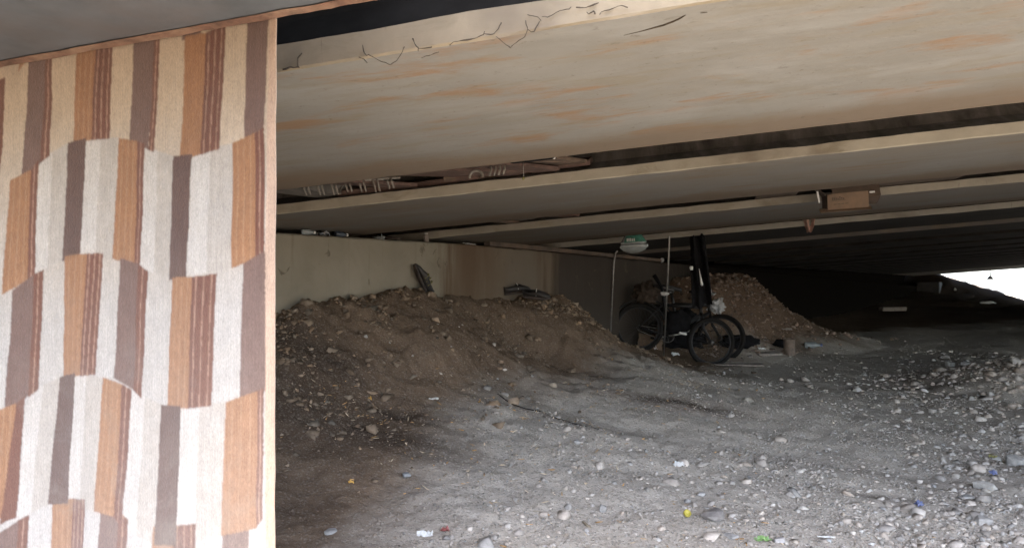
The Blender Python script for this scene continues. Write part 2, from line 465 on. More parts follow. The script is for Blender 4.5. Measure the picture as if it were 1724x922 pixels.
# ------------------------------------------------------------------ ground
def gz_smooth(x, y):
    x = np.asarray(x, float); y = np.asarray(y, float)
    s, d = wall_sd(x, y)
    I = np.interp
    base = I(s, [-30, 0, 6, 15, 30, 50, 55, 62, 90], [0, 0, 0.42, 0.56, 0.74, 0.74, 0.70, -1.2, -2.6])
    fade = I(d, [0, 9, 16], [1, 1, 0.6])
    base = np.where(base > 0, base * fade, base)
    H = I(s, [-6, -2, -0.9, -0.45, 0.1, 0.5, 0.96, 1.38, 1.85, 2.45, 3.0, 3.55, 3.95, 4.4, 5.0, 6, 12, 20, 30, 38, 43, 46.5],
             [0.5, 0.75, 0.95, 1.13, 1.24, 1.28, 1.33, 1.30, 1.19, 1.135, 1.13, 1.07, 0.93, 0.66, 0.42, 0.2, 0.18, 0.15, 0.3, 0.5, 0.8, 1.9])
    F = I(s, [-2, 2.6, 3.3, 4.3, 6, 12, 30, 40, 46], [1.0, 1.0, 0.9, 0.75, 0.7, 1.0, 1.0, 1.1, 1.15])
    u = np.maximum(d, 0) / F
    near = I(u, [0, 0.12, 0.65, 1.0, 1.7, 2.6, 3.6, 5.0], [1, 0.98, 0.64, 0.50, 0.36, 0.21, 0.08, 0])
    farp = I(u, [0, 0.5, 4.6, 5.0], [1, 0.97, 0.06, 0])
    bank = H * np.where(s > 33, farp, near)
    z = base + bank
    # gully between the two humps, slumps on their fronts
    gl = s - 2.1 - 0.25 * d
    z = z - 0.20 * np.exp(-(gl / 0.30) ** 2) * I(d, [-0.1, 0.08, 0.35, 0.9, 1.5], [0, 0.15, 1, 0.5, 0])
    z = z + 0.09 * np.exp(-((s - 1.0) / 0.7) ** 2 - ((d - 0.62) / 0.3) ** 2)
    z = z + 0.07 * np.exp(-((s - 3.3) / 0.5) ** 2 - ((d - 0.45) / 0.28) ** 2)
    z = z + 0.06 * np.exp(-((s + 0.1) / 0.35) ** 2 - ((d - 0.35) / 0.25) ** 2)
    # red soil heap behind the bicycles
    es = np.where(s < 8.1, (s - 7.2) / 1.0, (s - 8.9) / 1.55)
    es = np.where((s >= 7.2) & (s <= 8.9), 0, es)
    rr = np.sqrt(es ** 2 + (np.maximum(d - 0.32, 0) / 0.95) ** 2)
    z = z + 0.97 * I(rr, [0, 0.22, 0.9, 1.25, 1.6], [1, 0.95, 0.2, 0.05, 0])
    r2 = np.sqrt(((s - 9.6) / 1.9) ** 2 + ((d - 1.15) / 1.25) ** 2)
    z = z + 0.30 * np.clip(1 - r2, 0, 1)
    # low rubble rise on the right
    r3 = np.sqrt(((x - 5.7) / 1.5) ** 2 + ((y - 7.6) / 1.1) ** 2)
    z = z + 0.26 * np.clip(1 - r3 ** 1.5, 0, 1)
    r4 = np.sqrt(((x - 3.9) / 1.3) ** 2 + ((y - 4.3) / 0.9) ** 2)
    z = z + 0.05 * np.clip(1 - r4, 0, 1)
    # shallow wheel ruts across the yard
    for (cx, cy, ang, wd, dp) in ((0.2, 5.2, -0.62, 0.16, 0.05), (1.6, 4.7, -0.25, 0.2, 0.035), (1.9, 6.7, -0.1, 0.12, 0.04), (3.9, 5.6, -0.28, 0.12, 0.035)):
        nx, ny = -math.sin(ang), math.cos(ang)
        dist = (x - cx) * nx + (y - cy) * ny
        al = (x - cx) * math.cos(ang) + (y - cy) * math.sin(ang)
        z = z - dp * np.exp(-(dist / wd) ** 2) * np.exp(-(al / 0.9) ** 2)
    return z

def smooth5(fn, x, y, h=0.07):
    return (fn(x, y) * 2 + fn(x + h, y) + fn(x - h, y) + fn(x, y + h) + fn(x, y - h)) / 6

def gz_full(x, y):
    z = smooth5(gz_smooth, x, y)
    s, d = wall_sd(np.asarray(x, float), np.asarray(y, float))
    rough = np.interp(z, [0.0, 0.5, 0.9], [0.6, 0.9, 1.3])
    lumpy = np.clip((z - 0.55) / 0.35, 0, 1) * (s < 14)
    z = z + lumpy * (fbm_np(x, y, 2.6, 8.2, 3, 0.8) * 0.045 + np.abs(fbm_np(x, y, 9.0, 2.2, 3, 0.8)) * 0.03)
    z = z + np.clip((s - 25) / 12, 0, 1) * (s < 60) * fbm_np(x, y, 0.8, 6.2, 4, 0.6) * 0.12
    far = np.clip(np.hypot(x, y) / 40, 0, 1)
    amp = np.interp(np.hypot(x, y), [0, 60, 90, 300], [1, 1.2, 2, 6])
    z = z + (fbm_np(x, y, 0.9, 1.7, 3) * 0.035 * amp + fbm_np(x, y, 4.5, 5.1, 4, 0.7) * 0.016 * rough + fbm_np(x, y, 22.0, 9.3, 3, 0.6) * 0.0055 * rough)
    return z

def gz1(x, y):
    return float(gz_full(np.array([x]), np.array([y]))[0])

def ground_hit(px, py, y0=2.0, y1=60.0):
    Ys = np.geomspace(y0, y1, 900)
    X = (px - CX) / FPX * Ys
    Z = EYE + (HY - py) / FPX * Ys
    g = smooth5(gz_smooth, X, Ys)
    below = np.nonzero(g >= Z)[0]
    k = below[0] if len(below) else len(Ys) - 1
    x, y = float(X[k]), float(Ys[k])
    return Vector((x, y, gz1(x, y)))

def build_ground():
    radii = np.concatenate([[0.02], np.geomspace(0.6, 2.0, 24)[:-1], np.geomspace(2.0, 14, 400)[:-1], np.geomspace(14, 70, 130)[:-1], np.geomspace(70, 3000, 26)])
    front = np.linspace(math.radians(-52), math.radians(52), 560)
    back = np.linspace(math.radians(52), math.radians(308), 50)[1:-1]
    ang = np.concatenate([front, back])
    R, A = np.meshgrid(radii, ang, indexing='ij')
    X = R * np.sin(A); Y = R * np.cos(A)
    Z = gz_full(X, Y)
    nr, na = R.shape
    v = np.stack([X.ravel(), Y.ravel(), Z.ravel()], 1)
    i = np.arange(nr - 1)[:, None] * na; j = np.arange(na)[None, :]; j2 = (j + 1) % na
    f = np.stack([(i + j).ravel(), (i + na + j).ravel(), (i + na + j2).ravel(), (i + j2).ravel()], 1)
    me = bpy.data.meshes.new('ground')
    me.vertices.add(len(v)); me.vertices.foreach_set('co', v.ravel())
    me.loops.add(f.size); me.loops.foreach_set('vertex_index', f[:, ::-1].ravel().astype(np.int32))
    me.polygons.add(len(f)); me.polygons.foreach_set('loop_start', np.arange(0, f.size, 4, dtype=np.int32))
    me.polygons.foreach_set('loop_total', np.full(len(f), 4, dtype=np.int32))
    me.polygons.foreach_set('use_smooth', np.ones(len(f), dtype=bool))
    me.update(calc_edges=True); me.validate()
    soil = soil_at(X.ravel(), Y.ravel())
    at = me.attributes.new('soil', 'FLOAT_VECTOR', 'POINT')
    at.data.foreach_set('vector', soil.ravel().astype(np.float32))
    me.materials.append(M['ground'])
    o = bpy.data.objects.new('ground', me)
    link(o)
    tag(o, 'dusty grey and brown earth floor with mounds under the bridge', 'ground', kind='structure')
    return o

def soil_at(x, y):
    s, d = wall_sd(x, y)
    n = fbm_np(x, y, 0.8, 3.3, 4) * 0.28
    F = np.interp(s, [-3, -1, 0, 1, 2.5, 4, 6, 7, 10, 11.5, 14, 20, 30], [2.0, 1.8, 1.5, 1.25, 1.2, 1.25, 1.2, 1.3, 2.1, 1.4, 1.8, 4, 9])
    earth = np.clip((F - d) / 0.7 + 0.5 + n * 2.0, 0, 1)
    q = x * WX + y * WY
    earth = np.maximum(earth, np.clip((0.6 - q) / 0.8, 0, 1))  # unseen soil behind the camera turned brown to lower its bounce
    out = np.hypot(x, y)
    r3 = np.sqrt(((x - 5.9) / 1.9) ** 2 + ((y - 7.9) / 0.9) ** 2)
    red = np.clip(1.15 - r3 + n * 1.6, 0, 1) * 0.75
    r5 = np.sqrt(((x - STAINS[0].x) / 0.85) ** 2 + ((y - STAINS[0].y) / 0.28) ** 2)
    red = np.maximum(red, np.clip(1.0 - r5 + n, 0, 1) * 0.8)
    heap = np.clip(1.3 - np.sqrt(((s - 8.4) / 2.0) ** 2 + ((d - 0.5) / 1.1) ** 2), 0, 1)
    red = np.maximum(red, heap * 0.55)
    dark = np.zeros_like(x)
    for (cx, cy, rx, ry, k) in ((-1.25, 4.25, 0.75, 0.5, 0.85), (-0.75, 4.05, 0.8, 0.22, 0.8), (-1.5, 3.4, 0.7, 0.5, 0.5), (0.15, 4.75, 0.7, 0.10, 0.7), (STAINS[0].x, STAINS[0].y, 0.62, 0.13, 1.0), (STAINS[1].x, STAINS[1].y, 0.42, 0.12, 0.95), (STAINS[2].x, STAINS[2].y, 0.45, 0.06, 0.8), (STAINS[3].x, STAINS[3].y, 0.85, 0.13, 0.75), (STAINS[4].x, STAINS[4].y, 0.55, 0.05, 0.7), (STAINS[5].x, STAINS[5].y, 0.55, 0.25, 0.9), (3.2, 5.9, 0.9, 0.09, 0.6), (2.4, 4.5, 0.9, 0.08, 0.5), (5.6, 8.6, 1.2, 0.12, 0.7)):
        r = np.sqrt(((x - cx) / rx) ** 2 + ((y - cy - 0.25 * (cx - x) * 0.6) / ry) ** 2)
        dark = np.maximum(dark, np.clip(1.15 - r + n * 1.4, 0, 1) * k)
    dark = np.maximum(dark, np.clip((s - 12) / 12, 0, 1.0))  # floor far inside painted dark in place of deep shade
    dark = np.maximum(dark, np.clip((0.4 - q) / 0.8, 0, 0.75))  # unseen outdoor soil darkened to cut bounce light on the soffits
    beyond = np.clip((q - 50.8) / 0.6, 0, 1)
    earth, red, dark = earth * (1 - beyond), red * (1 - beyond), dark * (1 - beyond)
    return np.stack([earth, red, dark], 1)

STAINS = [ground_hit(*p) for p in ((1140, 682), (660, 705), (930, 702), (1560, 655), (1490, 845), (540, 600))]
ground = build_ground()

# ------------------------------------------------------------------ gravel and stones
def ico_protos(k, sub, rough):
    """broken stone shapes: convex hulls of a few random points"""
    out = []
    npt = {1: 9, 2: 16, 3: 30}[sub]
    for i in range(k):
        bm = bmesh.new()
        sq = (random.uniform(0.85, 1.3), random.uniform(0.7, 1.05), random.uniform(0.5, 0.85))
        for j in range(npt):
            d = Vector((random.gauss(0, 1), random.gauss(0, 1), random.gauss(0, 1))).normalized()
            d = Vector([math.copysign(abs(c) ** 0.8, c) for c in d]) * random.uniform(0.75, 1.1)
            bm.verts.new((d.x * sq[0], d.y * sq[1], d.z * sq[2]))
        r = bmesh.ops.convex_hull(bm, input=list(bm.verts))
        junk = list({g for g in r['geom_interior'] + r['geom_unused'] if isinstance(g, bmesh.types.BMVert)})
        if junk: bmesh.ops.delete(bm, geom=junk, context='VERTS')
        if sub == 3:
            bmesh.ops.bevel(bm, geom=list(bm.edges), offset=0.05, segments=2, affect='EDGES', profile=0.6)
        bmesh.ops.triangulate(bm, faces=list(bm.faces))
        bmesh.ops.recalc_face_normals(bm, faces=list(bm.faces))
        bm.verts.index_update(); bm.faces.ensure_lookup_table()
        v = np.array([q.co[:] for q in bm.verts]); f = np.array([[q.index for q in p.verts] for p in bm.faces])
        out.append((v, f)); bm.free()
    return out

PROTO_S = ico_protos(14, 1, 0.35)
PROTO_B = ico_protos(10, 2, 0.35)

def scatter(name, xs, ys, size, cols, protos, sink=0.25, flat=1.0, stretch=None):
    n = len(xs)
    zs = gz_full(xs, ys)
    V, F, K = [], [], []
    base = 0
    which = rng.integers(0, len(protos), n)
    for p, (pv, pf) in enumerate(protos):
        sel = np.nonzero(which == p)[0]
        if not len(sel): continue
        a = rng.uniform(0, 2 * np.pi, len(sel)); b = rng.normal(0, 0.35, len(sel)); c = rng.normal(0, 0.35, len(sel))
        ca, sa, cb, sb, cc, sc = np.cos(a), np.sin(a), np.cos(b), np.sin(b), np.cos(c), np.sin(c)
        vx = pv[None, :, 0] * (1 if stretch is None else stretch[0]); vy = pv[None, :, 1] * (1 if stretch is None else stretch[1]); vz = pv[None, :, 2] * flat * (1 if stretch is None else stretch[2])
        y1 = vy * cb[:, None] - vz * sb[:, None]; z1 = vy * sb[:, None] + vz * cb[:, None]
        x2 = vx * cc[:, None] + z1 * sc[:, None]; z2 = -vx * sc[:, None] + z1 * cc[:, None]
        x3 = x2 * ca[:, None] - y1 * sa[:, None]; y3 = x2 * sa[:, None] + y1 * ca[:, None]
        s = size[sel][:, None]
        vv = np.stack([x3 * s + xs[sel][:, None], y3 * s + ys[sel][:, None], z2 * s + (zs[sel] + size[sel] * sink)[:, None]], 2)
        m = pv.shape[0]
        ff = pf[None] + (np.arange(len(sel)) * m)[:, None, None] + base
        V.append(vv.reshape(-1, 3)); F.append(ff.reshape(-1, 3))
        K.append(np.repeat(cols[sel], m, axis=0))
        base += len(sel) * m
    v = np.concatenate(V); f = np.concatenate(F); k = np.concatenate(K)
    me = bpy.data.meshes.new(name)
    me.vertices.add(len(v)); me.vertices.foreach_set('co', v.ravel())
    me.loops.add(f.size); me.loops.foreach_set('vertex_index', f.ravel().astype(np.int32))
    me.polygons.add(len(f)); me.polygons.foreach_set('loop_start', np.arange(0, f.size, 3, dtype=np.int32))
    me.polygons.foreach_set('loop_total', np.full(len(f), 3, dtype=np.int32))
    me.update(calc_edges=True)
    at = me.attributes.new('tone', 'FLOAT_VECTOR', 'POINT')
    at.data.foreach_set('vector', k.ravel().astype(np.float32))
    me.materials.append(M['stone'])
    o = bpy.data.objects.new(name, me)
    return link(o)

def polar(n, r0, r1, a0, a1):
    r = r0 * (r1 / r0) ** rng.random(n)
    a = np.radians(rng.uniform(a0, a1, n))
    return r * np.sin(a), r * np.cos(a)

def stone_cols(n, base=(0.275, 0.251, 0.217), spread=0.16, warm=0.03):
    k = np.exp(rng.normal(0, spread, n))[:, None]
    c = np.array(base)[None] * k
    w = rng.normal(0, warm, n)[:, None]
    c = c * np.concatenate([1 + w, np.ones_like(w), 1 - w], 1)
    return np.clip(c, 0.03, 0.62)

def build_gravel():
    x, y = polar(300000, 2.3, 16, -40, 50)
    s, d = wall_sd(x, y)
    cl = fbm_np(x, y, 1.5, 2.2, 4)
    soil = soil_at(x, y)
    p = np.clip(0.52 + 0.75 * cl, 0.05, 1) * (1 - 0.72 * soil[:, 0]) * (1 - 0.6 * soil[:, 2])
    p = p * np.interp(x / np.maximum(y, 1), [-0.4, 0.1, 0.45, 0.7], [0.5, 0.6, 0.9, 1.25])
    p = p * np.interp(np.hypot(x, y), [4.5, 8.0, 12], [1, 0.45, 0.2])
    keep = (rng.random(len(x)) < p) & (d > 0.03)
    x, y, soil = x[keep], y[keep], soil[keep]
    n = len(x)
    right = np.interp(x / y, [0.1, 0.5, 0.75], [0, 0.45, 1])
    size = np.clip(np.exp(rng.normal(math.log(0.0044), 0.50, n)) * (1 + 0.45 * right), 0.0025, 0.03)
    col = stone_cols(n)
    e = soil[:, :1]
    col = col * (1 - e) + col * np.array([[0.52, 0.41, 0.33]]) * e
    o = scatter('gravel', x, y, size, col, PROTO_S, 0.12)
    tag(o, 'loose grey gravel scattered over the dusty floor', 'gravel', kind='stuff')
    # broken stones of the rubble on the right and across the yard
    x, y = polar(17000, 2.6, 13, -14, 44)
    cl = fbm_np(x, y, 0.9, 7.7, 4)
    r = x / y
    p = np.clip(np.interp(r, [-0.2, 0.1, 0.4, 0.55, 0.7], [0.02, 0.06, 0.12, 0.40, 0.85]) + 0.5 * cl, 0, 1)
    soil = soil_at(x, y)
    s, d = wall_sd(x, y)
    keep = (rng.random(len(x)) < p * (1 - 0.8 * soil[:, 0])) & (d > 0.3)
    x, y = x[keep], y[keep]; n = len(x)
    size = np.clip(np.exp(rng.normal(math.log(0.0125), 0.48, n)) * np.interp(x / y, [0.4, 0.65], [1, 1.35]), 0.006, 0.05)
    o = scatter('rubble', x, y, size, stone_cols(n, (0.32, 0.29, 0.255), 0.16), PROTO_B, 0.02)
    tag(o, 'broken grey stones thickest along the right of the yard', 'rubble', kind='stuff')
    # pale rubble rise at the right
    n = 1500
    x = 5.75 + rng.normal(0, 0.85, n); y = 7.5 + rng.normal(0, 0.6, n)
    size = np.clip(np.exp(rng.normal(math.log(0.022), 0.5, n)), 0.009, 0.075)
    o = scatter('rubble_rise', x, y, size, stone_cols(n, (0.285, 0.25, 0.215), 0.22), PROTO_B, 0.05)
    tag(o, 'heap of broken pale stones at the right edge beyond the gravel', 'rubble', kind='stuff')
    # clods and stones on the earth mounds
    s = rng.uniform(-1.5, 5.4, 7000); d = np.abs(rng.normal(0, 0.55, 7000)) + 0.03
    x, y = from_sd(s, d)
    size = np.clip(np.exp(rng.normal(math.log(0.0125), 0.60, len(x))), 0.004, 0.06)
    keep = rng.random(len(x)) < np.clip(0.55 + 0.9 * fbm_np(x, y, 1.7, 4.4, 4) - d * 0.16, 0.04, 1)
    col = stone_cols(len(x), (0.165, 0.124, 0.087), 0.28, 0.05)
    s2 = rng.uniform(6.0, 11.6, 3600); d2 = np.abs(rng.normal(0.4, 0.75, 3600)) + 0.03
    x2, y2 = from_sd(s2, d2)
    z2 = gz_smooth(x2, y2)
    k2 = (rng.random(len(x2)) < 0.75) & (z2 > 0.53)
    size2 = np.clip(np.exp(rng.normal(math.log(0.022), 0.5, len(x2))), 0.008, 0.08)
    col2 = stone_cols(len(x2), (0.16, 0.118, 0.092), 0.32, 0.05)
    o = scatter('clods', np.concatenate([x[keep], x2[k2]]), np.concatenate([y[keep], y2[k2]]), np.concatenate([size[keep], size2[k2]]), np.concatenate([col[keep], col2[k2]]), PROTO_S, 0.0)
    tag(o, 'brown clods and pebbles lying on the earth mounds', 'clods', kind='stuff')
    # pale wood chips and butts
    cs = [(0.05, 4.75, 0.55, 0.2), (-0.4, 3.9, 0.5, 0.2), (0.5, 4.1, 0.7, 0.4), (0.8, 3.4, 0.7, 0.3), (-0.85, 4.3, 0.3, 0.15), (0.9, 5.4, 0.6, 0.25), (1.6, 6.4, 0.7, 0.25)]
    xs, ys = [], []
    for (cx, cy, sx, sy) in cs:
        k = 85
        xs.append(rng.normal(cx, sx * 0.6, k)); ys.append(rng.normal(cy, sy * 0.8, k))
    x = np.concatenate(xs); y = np.concatenate(ys); n = len(x)
    col = np.where(rng.random(n)[:, None] < 0.45, np.array([[0.42, 0.25, 0.10]]), np.array([[0.42, 0.34, 0.24]])) * np.exp(rng.normal(0, 0.25, n))[:, None]
    o = scatter('wood_chips', x, y, np.exp(rng.normal(math.log(0.0085), 0.35, n)), col, PROTO_S, 0.3, 1.0, (1.7, 0.5, 0.35))
    tag(o, 'tan wood chips and butts littering the brown floor', 'wood chips', kind='stuff')

build_gravel()

def rock(px, py, wpx, label, tone=(0.36, 0.34, 0.31), group='larger stones lying in the yard', flat=1.0):
    p = ground_hit(px, py)
    r = wpx / FPX * p.y / 2 / 1.02
    pv, pf = PROTO_B2[random.randrange(len(PROTO_B2))]
    a = random.uniform(0, 6.28)
    v = [(r * (q[0] * math.cos(a) - q[1] * math.sin(a)), r * (q[0] * math.sin(a) + q[1] * math.cos(a)), r * q[2] * flat) for q in pv]
    o = obj('stone', v, pf, M['stone'], loc=(p.x, p.y, p.z + r * 0.28 * flat))
    at = o.data.attributes.new('tone', 'FLOAT_VECTOR', 'POINT')
    at.data.foreach_set('vector', np.tile(np.array(tone, np.float32) * 0.76, len(pv)))
    return tag(o, label, 'stone', group)

PROTO_B2 = ico_protos(9, 3, 0.3)
rock(1658, 826, 34, 'big pale stone at the lower right with a blue scrap behind it', (0.46, 0.44, 0.40))
rock(1260, 678, 19, 'rounded pale stone alone in the middle of the yard', (0.42, 0.39, 0.33))
rock(931, 647, 13, 'tan stone alone on the dark brown floor below the shoes', (0.36, 0.30, 0.23))
rock(1443, 657, 15, 'pale pointed stone on the dusty floor right of the soil heap', (0.44, 0.42, 0.39))
rock(1329, 644, 14, 'small round stone on the floor just below the brown can', (0.40, 0.36, 0.31))
rock(683, 803, 20, 'blue grey stone standing up in the gravel below the rug edge', (0.30, 0.31, 0.31))
rock(1197, 874, 48, 'broad half buried stone right beside the yellow bottle cap', (0.27, 0.25, 0.23), flat=0.6)
rock(1230, 908, 26, 'flat pale slab left of the lime green wrapper', (0.36, 0.35, 0.33), flat=0.5)
rock(1312, 914, 24, 'pale stone touching the right end of the lime green wrapper', (0.42, 0.40, 0.38))
rock(556, 895, 28, 'flat pale slab near the lower end of the rug', (0.37, 0.36, 0.34), flat=0.45)
rock(1598, 617, 20, 'pale round stone at the left end of the rubble rise', (0.36, 0.34, 0.31))
rock(1592, 604, 16, 'duller round stone just behind the pale one of the rubble rise', (0.28, 0.26, 0.235))
rock(1626, 617, 17, 'pale stone third along the front of the rubble rise', (0.37, 0.355, 0.33))
rock(1711, 616, 22, 'large pale stone in front of the dark hollow at the right edge', (0.38, 0.365, 0.34))
rock(1628, 845, 28, 'flat whitish slab just left of the big pale stone', (0.42, 0.41, 0.385), flat=0.55)
rock(1655, 885, 34, 'wide grey stone in the rubble below the big pale stone', (0.34, 0.325, 0.30), flat=0.7)
rock(1709, 778, 34, 'large grey stone in the rubble at the right frame edge', (0.34, 0.33, 0.305))
rock(1015, 856, 22, 'round stone in the gravel left of the yellow bottle cap', (0.33, 0.32, 0.30))
rock(1180, 830, 15, 'whitish stone lying above the yellow bottle cap', (0.44, 0.43, 0.41))
rock(970, 748, 14, 'upright grey stone in the gravel at the centre', (0.33, 0.32, 0.30))

# ------------------------------------------------------------------ bridge
ROTB = math.atan2(BY, BX)
bridge = tag(empty('bridge', (0, 0, EYE), ROTB), 'wide concrete girder bridge overhead, its stained soffits stacked into the dark', 'bridge')

girders = [(0.02, 1.466), (1.796, 3.302), (3.984, 5.304), (5.948, 7.30)]
q = 7.967
while q < 47.5:
    girders.append((q, q + 1.36)); q += 2.02
QLAST = girders[-1][1]

def girder(i, q0, q1):
    w = q1 - q0
    near = i < 5
    lh = 0.074 if i == 1 else 0.058
    sec = [(q0 + 0.005, 0.0), (q0, 0.006), (q0, lh), (q0 + 0.18, 0.13), (q0 + 0.28, 0.26), (q0 + 0.28, 0.95),
           (q1 - 0.28, 0.95), (q1 - 0.28, 0.26), (q1 - 0.18, 0.13), (q1, 0.058), (q1, 0.006), (q1 - 0.005, 0.0)]
    # soffit gets extra points across
    nb = 10 if near else 2
    bottom = [(q1 - 0.005 + (q0 - q1 + 0.01) * k / nb, 0.0) for k in range(1, nb)]
    ring = sec + bottom
    n = len(ring)
    if i <= 2: ts = np.concatenate([np.arange(0, 7.0, 0.045), np.linspace(7.0, 44, 40)])
    elif near: ts = np.concatenate([np.arange(0, 12.0, 0.10), np.linspace(12.0, 44, 30)])
    else: ts = np.linspace(0, 44, 50)
    if i == 0: ts = np.arange(0, 3.82, 0.045)  # edge girder cut short out of view so sky light reaches the floor
    v = []
    for a in ts:
        for k, (qq, zz) in enumerate(ring):
            t = max(t_wall(qq), -6.5) - 0.45 + a
            dq = dz = 0.0
            if near:
                if k in (0, 1, 2):
                    nn = mnoise.noise(Vector((t * 5, q0 * 3, k))) * 0.004 + mnoise.noise(Vector((t * 19, q0, k * 2))) * 0.0022
                    ch = max(0.0, mnoise.noise(Vector((t * 2.6, q0 * 7, 4))) - 0.45) * 0.05
                    if k == 2: dz = nn - ch * 0.5
                    else: dq, dz = nn + ch * 0.35, nn * 0.8 + ch * 0.25
                elif k in (9, 10, 11):
                    nn = mnoise.noise(Vector((t * 4, q0 * 5, k))) * 0.003
                    dz = nn
                elif k >= 12:
                    dz = 0.004 * mnoise.noise(Vector((t * 0.9, qq * 1.4, 8)))
            v.append((t, qq + dq, soffit(t, qq) + zz + dz))
    f, idx = [], []
    for a in range(len(ts) - 1):
        for k in range(n):
            k2 = (k + 1) % n
            f.append((a * n + k, (a + 1) * n + k, (a + 1) * n + k2, a * n + k2))
            if k in (0, 1) or k in (9, 10): idx.append(1)
            elif 2 <= k <= 8: idx.append(2)
            else: idx.append(0)
    f.append(tuple(range(n))); idx.append(2)
    f.append(tuple(reversed(range((len(ts) - 1) * n, len(ts) * n)))); idx.append(2)
    if i == 0:
        mats = [M['edge_soffit'], M['edge_lip'], M['web']]
    elif i < 4:
        mats = [soffit_mat('soffit_concrete_%d' % i, q0, q1, seed=1.37 * i + (0.4 if i == 1 else 0), rust=0.6 if i == 1 else 0.3, dark=[1, 1.0, 0.8, 0.72][i],
                           base=(0.163, 0.157, 0.142) if i == 1 else (0.195, 0.175, 0.143)), lip_mat('lip_concrete_%d' % i, (0.225, 0.187, 0.128) if i == 1 else (0.285, 0.258, 0.202) if i == 2 else (0.22, 0.20, 0.16), seed=i * 3.3), M['soot'] if i == 1 else M['web_pale'] if i == 2 else M['web']]  # first girder's web gets the gap's shade painted into its colour
    elif i < 6:
        mats = [M['soot_soffit'], lip_mat('lip_sooty_%d' % i, (0.24, 0.225, 0.19) if i == 4 else (0.10, 0.09, 0.08), 7.7), M['soot']]  # lips and soffits dimmed in colour as the light falls off inward
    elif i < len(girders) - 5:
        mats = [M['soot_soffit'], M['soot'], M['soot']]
    else:
        mats = [M['far_soffit'], M['far_lip'], M['web']]  # last girders left light in colour, as the end opening lights them
    return obj('girder', v, f, mats, bridge, False, idx)

M['far_soffit'] = soffit_mat('soffit_far', 0, 999, seed=9.1, rust=0.2, dark=0.8)
M['soot'] = simple('soot_concrete', (0.028, 0.025, 0.022), 0.95, 0, 0.45, 2, 0.2, spec=0.0)  # near-black concrete with shade painted into its colour
M['soot_soffit'] = soffit_mat('soffit_sooty', 0, 999, seed=9.1, rust=0.1, dark=0.11)  # same concrete darkened to paint the deep shade under the middle girders
M['far_lip'] = lip_mat('lip_far', (0.36, 0.34, 0.27), 7.7)
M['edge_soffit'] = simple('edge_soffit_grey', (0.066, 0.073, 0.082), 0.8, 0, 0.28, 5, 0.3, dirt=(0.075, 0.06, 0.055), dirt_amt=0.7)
M['edge_lip'] = simple('edge_lip_rusty', (0.10, 0.052, 0.034), 0.9, 0, 0.5, 25, 0.4, dirt=(0.26, 0.18, 0.12), dirt_amt=0.45)
for i, (a, b) in enumerate(girders):
    gdo = girder(i, a, b)
    if i == 0:
        gdo['label'] = 'dark grey edge girder with a rusty lip'
        # ragged rusty drip edge along the far side of the edge girder
        mb = MB()
        ts = np.arange(-3.2, -0.42, 0.02)
        vv, ff = [], []
        for k, t in enumerate(ts):
            h = 0.012 + 0.006 * mnoise.noise(Vector((t * 9, 3, 1))) + 0.004 * mnoise.noise(Vector((t * 31, 3, 1)))
            zb = soffit(t, b)
            for (dq, dz) in ((-0.018 - 0.006 * mnoise.noise(Vector((t * 12, 9, 2))), -0.0025), (0.006, -h * 0.55), (0.009, 0.02), (0.002, 0.02)):
                vv.append((t, b + dq, zb + dz))
        for k in range(len(ts) - 1):
            for m in range(3):
                ff.append((k * 4 + m, (k + 1) * 4 + m, (k + 1) * 4 + m + 1, k * 4 + m + 1))
        e = obj('rusty_edge', vv, ff, M['edge_lip'], gdo)

# deck slab over the girders
T0, T1, TE = -8.0, 60.0, -0.25
def slab(q0, q1, t0, t1, z0, z1):
    vv = []
    for qq in (q0, q1):
        for t in (t0, t1):
            for dz in (z0, z1):
                vv.append((t, qq, soffit(t, qq) + dz))
    return vv, [(0, 2, 6, 4), (1, 5, 7, 3), (0, 1, 3, 2), (4, 6, 7, 5), (0, 4, 5, 1), (2, 3, 7, 6)]
mb = MB()
mb.add(*slab(1.25, QLAST + 0.5, T0, T1, 0.952, 1.25))  # near overhang sized to keep the sun off the first lip
mb.add(*slab(-0.1, 1.246, T0, TE, 0.953, 1.25))  # near deck ends early, out of view, to let sky light in
mb.build('deck_slab', M['deck'], bridge)
# end diaphragms between the girders
for i in range(len(girders) - 1):
    qa, qb = girders[i][1], girders[i + 1][0]
    c0, c1 = qa - 0.30, qb + 0.30
    vv = []
    for qq, off in ((c0, 0.62), (c0, 0.80), (c1, 0.62), (c1, 0.80)):
        for dz in (0.05, 0.955):
            t = max(t_wall(qq), -6.3) + off
            vv.append((t, qq, soffit(t, qq) + dz + (0.03 if dz < 0.1 else -0.006)))
    obj('diaphragm', vv, [(0, 1, 5, 4), (2, 6, 7, 3), (0, 4, 6, 2), (1, 3, 7, 5), (0, 2, 3, 1), (4, 5, 7, 6)], M['web'], bridge)
